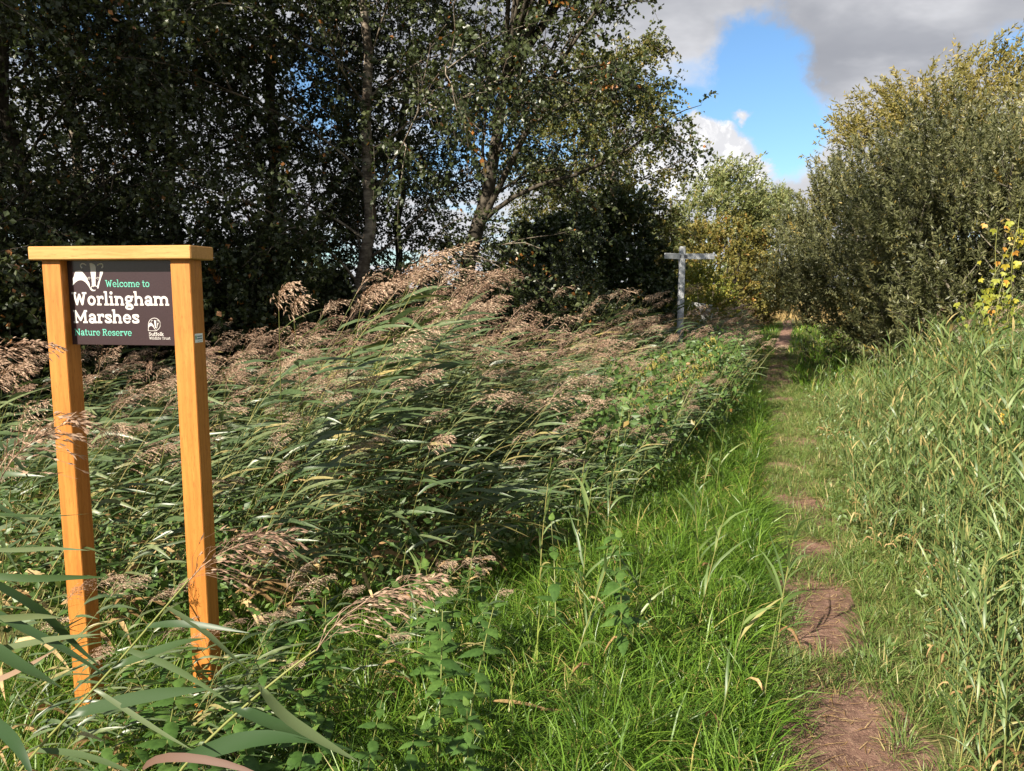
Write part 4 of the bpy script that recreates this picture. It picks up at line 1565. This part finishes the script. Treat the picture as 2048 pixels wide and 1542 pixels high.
near_reed('long reed stem slanting across the left sign post with plume before the right post', [(25, 1552), (120, 1450), (232, 1330), (330, 1215), (378, 1160)], 1.75, [
    ([(138, 1430), (260, 1398), (350, 1383), (425, 1378)], [1.75, 1.7, 1.65, 1.6], .016, .25),
    ([(228, 1333), (320, 1300), (370, 1283), (412, 1277)], [1.75, 1.72, 1.7, 1.68], .013, .45),
    ([(296, 1252), (350, 1246), (420, 1252), (500, 1266)], [1.75, 1.72, 1.7, 1.68], .009, .15),
    ([(332, 1213), (400, 1255), (450, 1300), (505, 1350)], [1.75, 1.7, 1.66, 1.62], .009, .7),
    ([(256, 1300), (330, 1325), (400, 1365), (470, 1412)], [1.75, 1.7, 1.62, 1.55], .009, .6),
    ([(190, 1378), (260, 1425), (330, 1470), (385, 1500)], [1.75, 1.68, 1.6, 1.55], .006, .75),
    ([(75, 1500), (150, 1505), (230, 1530), (290, 1560)], [1.75, 1.68, 1.6, 1.55], .008, .6)], 0.95)
near_reed('long reed stem bending right with a purplish plume drooping over the nettles', [(345, 1552), (430, 1465), (520, 1385), (600, 1322), (632, 1300)], 1.65, [
    ([(522, 1375), (560, 1430), (640, 1482), (720, 1525)], [1.65, 1.5, 1.4, 1.3], .014, .7),
    ([(470, 1415), (560, 1455), (640, 1485), (720, 1505)], [1.65, 1.6, 1.5, 1.45], .017, .1),
    ([(378, 1515), (480, 1480), (560, 1474), (640, 1486)], [1.65, 1.6, 1.55, 1.5], .020, .05)], 0.95)
near_reed('reed at the lower left edge with broad leaves crossing the left post', [(-75, 1400), (-60, 1250), (-45, 1150), (-20, 1040), (-10, 985)], 1.9, [
    ([(-50, 1265), (20, 1320), (75, 1350), (128, 1378)], [1.9, 1.8, 1.75, 1.7], .016, .2),
    ([(-45, 1210), (60, 1262), (140, 1305), (222, 1358)], [1.9, 1.85, 1.8, 1.75], .013, .15),
    ([(-40, 1150), (80, 1215), (145, 1285), (202, 1335)], [1.9, 1.95, 2.0, 2.0], .011, .1),
    ([(-50, 1242), (30, 1235), (80, 1231), (128, 1236)], [1.9, 1.85, 1.8, 1.8], .010, .85),
    ([(-55, 1310), (50, 1288), (120, 1275), (205, 1268)], [1.9, 1.85, 1.8, 1.75], .009, .8),
    ([(-20, 1028), (50, 1033), (110, 1034), (182, 1027)], [1.9, 1.85, 1.8, 1.75], .008, .5),
    ([(-30, 1150), (60, 1158), (140, 1154), (222, 1154)], [1.9, 1.85, 1.8, 1.75], .010, .4),
    ([(-30, 1100), (50, 1100), (110, 1096), (180, 1101)], [1.9, 1.85, 1.8, 1.75], .006, .75),
    ([(-70, 1420), (0, 1450), (40, 1495), (68, 1560)], [1.9, 1.75, 1.65, 1.6], .017, .0),
    ([(-70, 1380), (0, 1360), (60, 1330), (110, 1300)], [1.9, 1.85, 1.8, 1.75], .008, -.7)], 1.1)
near_reed('reed at the left edge whose reddish plume stands left of the sign', [(-150, 1100), (-120, 980), (-95, 860), (-80, 800), (-70, 760)], 2.1, [
    ([(-115, 960), (-20, 1000), (40, 1040), (80, 1060)], [2.1, 2.05, 2.0, 2.0], .009, .4),
    ([(-95, 850), (0, 880), (40, 930), (60, 960)], [2.1, 2.1, 2.1, 2.1], .008, .6)], 0.85)
near_reed('dry curled reed leaf arching pinkish brown at the lower edge', [(250, 1600), (275, 1560), (286, 1538)], 1.35, [
    ([(286, 1538), (300, 1518), (350, 1510), (430, 1520), (500, 1540), (540, 1560)], [1.35, 1.33, 1.3, 1.28, 1.26, 1.25], .008, -.03)])


# ------------------------------------------------------------------ nettles
def nettle_leaf(L, W, var):
    g = Geo()
    K = 15
    t = np.linspace(0, 1, K)
    prof = np.interp(t, [0, .08, .28, .6, .9, 1], [.10, .75, 1, .68, .18, .0]) * W / 2
    prof[1:-1] *= np.where(np.arange(1, K - 1) % 2, 1.0, .80)
    C = sweep([0, 0, 0], [1, 0, .12], L, K, (0, 0, -.55))
    ribbons(g, C, prof, var, side=np.array([0, 1.0, 0]), fold=.22)
    return to_mesh('nettle_leaf', g, 'nettle', True)


NL = [nettle_leaf(.085, .05, v) for v in (.15, .35, .55, .75, .95)]


def nettle(h, pairs, lsc=1.0):
    root = link('nettle', None)
    st = sweep([0, 0, -.02], [random.gauss(.06, .08), random.gauss(0, .08), 1], h, 7, (random.gauss(.15, .1), random.gauss(0, .1), 0))
    g = Geo()
    tubes(g, st, np.linspace(.0035, .0016, 7)[None], 5, .3)
    part('stem', g, 'reed_stem', root, True)
    for i in range(pairs):
        f = (.2 + .8 * (i + 1) / pairs) * 5.99
        k0 = int(f)
        p = st[0, k0] + (st[0, min(k0 + 1, 6)] - st[0, k0]) * (f - k0)
        for sd in (0, math.pi):
            o = part('leaf', None, None, root, data=random.choice(NL[:4] if i < pairs - 1 else NL[3:]))
            o.location = p
            s = lsc * (1.15 - .75 * (i / pairs) ** 2) * random.uniform(.85, 1.1)
            o.scale = (s, s, s)
            o.rotation_euler = (random.gauss(0, .15), random.uniform(-.25, .45) - .5 * (i == pairs - 1), i * math.pi / 2 + sd + random.gauss(0, .2))
    return root


def put_all(srcs, pts, label, cat, group, smin, smax):
    used = set()
    for i, (x, y) in enumerate(pts):
        k = i % len(srcs)
        o = srcs[k] if k not in used else copy_tree(srcs[k])
        used.add(k)
        s = random.uniform(smin, smax)
        o.location = (x, y, float(gz(x, y)))
        o.rotation_euler = (0, 0, random.uniform(0, 6.28))
        o.scale = (s, s, s)
        tag(o, label, cat, group)


random.seed(21)
nsrc = [nettle(random.uniform(.38, .60), random.randint(6, 8)) for _ in range(6)]
n1 = np.concatenate([scatter(34, (-1.5, .0), (2.0, 3.6), lambda x, y: (x / y > -.72))])
n1b = scatter(16, (-1.45, -.7), (2.35, 2.95), lambda x, y: (x / y > -.72))
n1c = scatter(12, (-.8, .6), (3.0, 4.4), lambda x, y: y < np.interp(x, FBX, FBY) + .3)
put_all(nsrc, n1, 'leafy green nettle growing between the sign and the bright grass', 'nettle', 'nettles between the sign and the grass', .75, 1.25)
put_all([copy_tree(q) for q in nsrc], n1b, 'leafy nettle crowding the foot of the right sign post', 'nettle', 'nettles at the right sign post', .75, 1.2)
put_all([copy_tree(q) for q in nsrc], n1c, 'leafy nettle along the front edge of the reed bed', 'nettle', 'nettles at the reed edge', .75, 1.2)
nsrc2 = [nettle(random.uniform(.38, .60), random.randint(6, 8)) for _ in range(5)]
n2 = scatter(26, (1.5, 4), (2.2, 7.5), lambda x, y: (x - path_x(y) > .45) & (x - path_x(y) < 1.3) & (x / y < .72))
put_all(nsrc2, n2, 'low green nettle at the right hand edge of the trodden path', 'nettle', 'nettles right of the path', .45, .8)


# tall seeding nettles that lean over the reeds
def seeding(h):
    root = link('seeding_nettle', None)
    st = sweep([0, 0, -.02], [.12, random.gauss(0, .1), 1], h, 9, (1.1, random.gauss(0, .2), -.2), .05)
    g = Geo()
    tubes(g, st, np.linspace(.004, .0015, 9)[None], 5, .8)
    part('stem', g, 'reed_stem', root, True)
    g = Geo()
    n = 60
    s = rng.uniform(4.2, 7.9, n)
    k0 = s.astype(int)
    p = st[0, k0] + (st[0, np.minimum(k0 + 1, 8)] - st[0, k0]) * (s - k0)[:, None]
    C = sweep(p, norm(rand_dir(n) * .8 + [.2, 0, .1]), rng.uniform(.05, .095, n), 4, (0.2, 0, -2.0))
    ribbons(g, C, np.array([.002, .007, .007, .002]), rng.random(n), side=rand_dir(n)[:, None])
    part('seed_clusters', g, 'nettle_seed', root, kind='stuff')
    for i in range(16):
        k = 1 + i * 7 / 16
        k0 = int(k)
        p = st[0, k0] + (st[0, min(8, k0 + 1)] - st[0, k0]) * (k - k0)
        o = part('leaf', None, None, root, data=random.choice(NL))
        o.location = p
        s_ = random.uniform(.7, 1.1) * (1 - .45 * i / 16)
        o.scale = (s_,) * 3
        o.rotation_euler = (random.gauss(0, .3), random.uniform(.1, .7), i * 1.57 + random.gauss(0, .4))
    return root


ssrc = [seeding(random.uniform(1.2, 1.5)) for _ in range(4)]
sp = [(.75, 6.9), (1.0, 7.5), (1.2, 7.9), (1.15, 7.2), (1.65, 8.8), (.9, 8.1), (1.4, 8.3), (1.9, 9.4), (.5, 6.5), (.7, 7.6), (1.8, 9.1), (.95, 6.9), (2.1, 10.0), (1.4, 9.0), (.55, 7.3), (1.5, 8.0)]
for i, (x, y) in enumerate(sp):
    o = ssrc[i % 4] if i < 4 else copy_tree(ssrc[i % 4])
    o.location = (x, y, float(gz(x, y)))
    o.rotation_euler = (0, 0, random.gauss(0, .3))
    s_ = random.uniform(.8, 1.1)
    o.scale = (s_,) * 3
    tag(o, 'tall nettle with yellow-green hanging seed leaning out of the reeds', 'nettle', 'seeding nettles at the reed edge')

# single young reeds standing out in the bright grass
lone = [(-.25, 3.9), (.15, 4.0), (.35, 3.6), (.55, 4.3), (.75, 4.9), (.5, 3.1), (.85, 3.4), (1.05, 4.1), (.95, 2.75), (.2, 2.9), (1.25, 5.0), (.4, 4.6), (-.45, 3.5), (1.2, 3.3), (.7, 2.5), (1.6, 5.9)]
for i, (x, y) in enumerate(lone):
    o = copy_tree(ysrc[i % 10])
    o.location = (x, y, float(gz(x, y)))
    o.rotation_euler = (0, 0, random.uniform(-.6, .6))
    s_ = random.uniform(.5, .85)
    o.scale = (s_,) * 3
    tag(o, 'single young reed standing out of the bright grass left of the path', 'reed', 'lone reeds in the left grass')

# yellowed dock spike among the green reeds
dk = at_y(1998, 850, 5.4)
dock = link('yellowed_dock', None, None, (dk[0], 5.4, float(gz(dk[0], 5.4))))
tag(dock, 'bright yellow withered leaf spike among the green reeds', 'plant')
g = Geo()
st = sweep([0, 0, -.02], [0, 0, 1], dk[2] + .12, 6, (.05, 0, 0))
tubes(g, st, .004, 5, .5)
part('stem', g, 'reed_stem', dock, True)
for i in range(16):
    g = Geo()
    p = st[0, -1] - np.array([0, 0, .022 * i * .75])
    C = sweep(p, norm(rand_dir(1)[0] * .8 + np.array([0, -.3, -.4])), .05, 6, (0, 0, -.8))
    ribbons(g, C, np.array([.003, .011, .014, .011, .006, .0005]), random.random(), fold=.2)
    part('leaf', g, 'gold_leaf', dock, True)


# ------------------------------------------------------------------ grass, undergrowth, litter
def tuft(n, L, wd, spread=.06, flop=.9, dirv=(0, 0)):
    g = Geo()
    az = rng.uniform(0, 6.28, n)
    rr = spread * np.sqrt(rng.random(n))
    p = np.stack([np.cos(az) * rr, np.sin(az) * rr, np.full(n, -.02)], 1)
    out = np.stack([np.cos(az), np.sin(az), np.zeros(n)], 1) + rng.normal(0, .4, (n, 3)) * [1, 1, 0]
    d = norm(out * rng.uniform(.1, .6, n)[:, None] + np.array([0, 0, 1.0]))
    bend = out * rng.uniform(.3, 1.0, n)[:, None] * flop + np.array([0, 0, -1]) * rng.uniform(.2, 1.5, n)[:, None] * flop + np.array([dirv[0], dirv[1], 0])
    C = sweep(p, d, L * rng.uniform(.5, 1.15, n), 4, bend)
    H = np.array([.85, 1.0, .72, .04]) * (wd / 2)
    ribbons(g, C, H[None] * rng.uniform(.7, 1.2, n)[:, None], np.where(rng.random(n) < .06, .98, np.clip(rng.normal(.45, .2, n), 0, .9)), side=np.cross(tangents(C), np.array([0, 0, 1.0])) + rng.normal(0, .35, (n, 1, 3)))
    return g


def field(name, tufts, pts, smin, smax, mat, label, rz=None, zoff=0.0, cat='grass', dv=.1):
    out = Geo()
    k = rng.integers(0, len(tufts), len(pts))
    for j, t in enumerate(tufts):
        q = pts[k == j]
        if len(q) == 0:
            continue
        a = rng.uniform(0, 6.28, len(q)) if rz is None else rng.normal(rz[0], rz[1], len(q))
        bake(out, t, xf(q[:, 0], q[:, 1], gz(q[:, 0], q[:, 1]) + zoff, a, rng.uniform(smin, smax, len(q))), rng.normal(0, dv, len(q)))
    o = link(name, to_mesh(name, out, mat, True))
    return tag(o, label, cat, kind='stuff')


def in_left_grass(x, y):
    s = x - path_x(y)
    return (s < -.31) & (s > -6.0) & (y < np.interp(x, FBX, FBY) + .55) & (np.abs(x / y) < .74) & (y > 1.6)


lush = [tuft(38, .30, .0054, .07, .95, (.35, -.12)) for _ in range(9)]
gp1 = np.concatenate([scatter(1700, (-2.9, 2.4), (1.6, 5.5), in_left_grass), scatter(650, (-.5, 4.5), (4.5, 13), in_left_grass)])
field('grass', lush, gp1, .6, 1.15, 'grass', 'lush bright green grass arching over the left edge of the path', (0, .7), dv=.2)
verge_t = [tuft(22, .17, .0046, .06, .8) for _ in range(7)]
gp2 = np.concatenate([scatter(620, (.8, 3.2), (2.0, 6), lambda x, y: (x - path_x(y) > .17) & (x - path_x(y) < .95)), scatter(420, (1.5, 5), (5, 13), lambda x, y: (x - path_x(y) > .17) & (x - path_x(y) < .9)),
                      scatter(110, (.6, 3.6), (2.0, 8), lambda x, y: (np.abs(x - path_x(y)) < .22) & (np.sin(y * 5.2 + x * 3) > .35)),
                      scatter(620, (2.2, 7.5), (6.6, 21), lambda x, y: (np.abs(x - path_x(y)) < .30) & (np.sin(y * 3.1) + np.sin(y * 7.7) > -.6)),
                      scatter(650, (1.2, 4.5), (4.85, 12), lambda x, y: (np.abs(x - path_x(y)) < .26) & (np.sin(y * 4.3) + np.sin(y * 9.1 + x * 4) > -.75)),
                      scatter(150, (.4, 3.2), (1.9, 5.0), lambda x, y: (np.abs(np.abs(x - path_x(y)) - .20) < .07)), scatter(60, (.8, 2.0), (3.02, 3.22), lambda x, y: np.abs(x - path_x(y)) < .24), scatter(60, (1.2, 2.4), (4.15, 4.55), lambda x, y: np.abs(x - path_x(y)) < .26)])
field('verge_grass', verge_t, gp2, .4, 1.0, 'verge', 'short yellowish trodden grass along and across the path')
far_t = [tuft(10, .30, .022, .16, .8) for _ in range(5)]
gp3 = np.concatenate([scatter(900, (2.5, 14), (12, 34), lambda x, y: (np.abs(x - path_x(y)) > .32) & (np.abs(x - path_x(y)) < 2.2)), scatter(500, (-7, 3), (8.5, 16), lambda x, y: y < 30)])
field('far_grass', far_t, gp3, .6, 1.2, 'grass', 'green grass bordering the far stretch of path')
mead = [tuft(9, .75, .045, .35, .5, (.3, 0)) for _ in range(5)]
gp4 = scatter(1800, (2, 26), (32, 75), lambda x, y: (np.abs(x - path_x(y)) > .7) | (y > 37))
field('dry_meadow', mead, gp4, .6, 1.2, 'meadow', 'tan dry meadow grass beyond the end of the path')


def under(n, pts, zmax, L, W, name, label, mat='under'):
    g = Geo()
    k = rng.integers(0, len(pts), n)
    p = np.stack([pts[k, 0] + rng.normal(0, .12, n), pts[k, 1] + rng.normal(0, .12, n), np.zeros(n)], 1)
    hmax = np.broadcast_to(zmax, (len(pts),))[k]
    p[:, 2] = gz(p[:, 0], p[:, 1]) + hmax * rng.random(n) ** .8
    # leaves hang on thin upright stalks so that none float
    m = len(pts)
    st = sweep(np.stack([pts[:, 0], pts[:, 1], gz(pts[:, 0], pts[:, 1]) - .02], 1), norm(rand_dir(m) * .3 + [.1, 0, 1]), np.broadcast_to(zmax, (m,)), 5, (.3, 0, 0))
    ribbons(g, st, np.array([.003, .003, .002, .002, .001]), .3, side=rand_dir(m)[:, None], mat=1)
    s = rng.uniform(.6, 1.3, n)
    diamonds(g, p, norm(rand_dir(n) + [.3, 0, -.1]), norm(rand_dir(n) * .7 + [-.2, -.3, .7]), L * s, W * s, np.clip(rng.normal(.45, .22, n), 0, 1), pos=.40)
    return tag(link(name, to_mesh(name, g, [mat, 'reed_stem'])), label, 'undergrowth', kind='stuff')


u1 = scatter(900, (-4.5, 3.2), (2.4, 9.5), in_reeds)
hu = (.55 + .30 * rng.random(len(u1))) * np.clip(reed_h(u1[:, 0], u1[:, 1]), .5, 1)
under(26000, u1, hu, .055, .034, 'undergrowth', 'small leaved green undergrowth tangled among the reed stems')
u2 = scatter(420, (.4, 4.5), (5.2, 13), lambda x, y: (y > np.interp(x, FBX, FBY) - .5) & (x - path_x(y) < -.6) & (x - path_x(y) > -2.4))
under(15000, u2, .75 + .35 * rng.random(len(u2)), .06, .036, 'bramble_tangle', 'dense leafy tangle under the seeding nettles beside the path')
u3 = scatter(600, (1.5, 8), (3.2, 11.5), in_right)
s3 = u3[:, 0] - path_x(u3[:, 1])
under(20000, u3, .10 + .22 * np.clip(s3 - .3, 0, 3), .042, .018, 'right_undergrowth', 'light green low undergrowth beneath the young reeds', 'young_reed')

# dry straw trodden into the path, lying just on it
n = 1900
y_ = rng.uniform(1.9, 9, n)
x_ = path_x(y_) + rng.normal(.02, .17, n)
g = Geo()
a_ = rng.normal(.3, .8, n)
C = sweep(np.stack([x_, y_, gz(x_, y_) + .016 + rng.uniform(0, .014, n)], 1), np.stack([np.cos(a_), np.sin(a_), rng.normal(0, .05, n)], 1), rng.uniform(.02, .10, n), 3, rng.normal(0, .25, (n, 3)) * [1, 1, .2])
ribbons(g, C, np.array([.0012, .0015, .0006]), rng.random(n))
tag(link('straw_litter', to_mesh('straw_litter', g, 'straw')), 'dry brown straw trodden into the path', 'litter', kind='stuff')


def flat_leaf(name, px_, py_, z, L, hw, az, mat, label, bend=-.3):
    p = at_z(px_, py_, z)
    g = Geo()
    C = sweep([0, 0, 0], [math.cos(az), math.sin(az), .15], L, 9, (.1, -.1, bend))
    ribbons(g, C, np.array([.3, .8, 1, 1, .95, .8, .6, .35, .03]) * hw, random.random(), fold=.2, twist=[.5])
    o = link(name, to_mesh(name, g, mat, True), None, tuple(p))
    return tag(o, label, 'leaf')


flat_leaf('fallen_reed_leaf', 985, 1402, .10, .30, .017, -.35, 'straw', 'pale dead reed leaf lying on the bright grass')
flat_leaf('fallen_reed_leaf', 1080, 1420, .10, .16, .010, -.2, 'straw', 'short dead reed leaf beside the longer pale one')
flat_leaf('fallen_leaf', 872, 1396, .16, .10, .011, -.3, 'gold_leaf', 'small orange-yellow leaf lying on grass by the nettles')
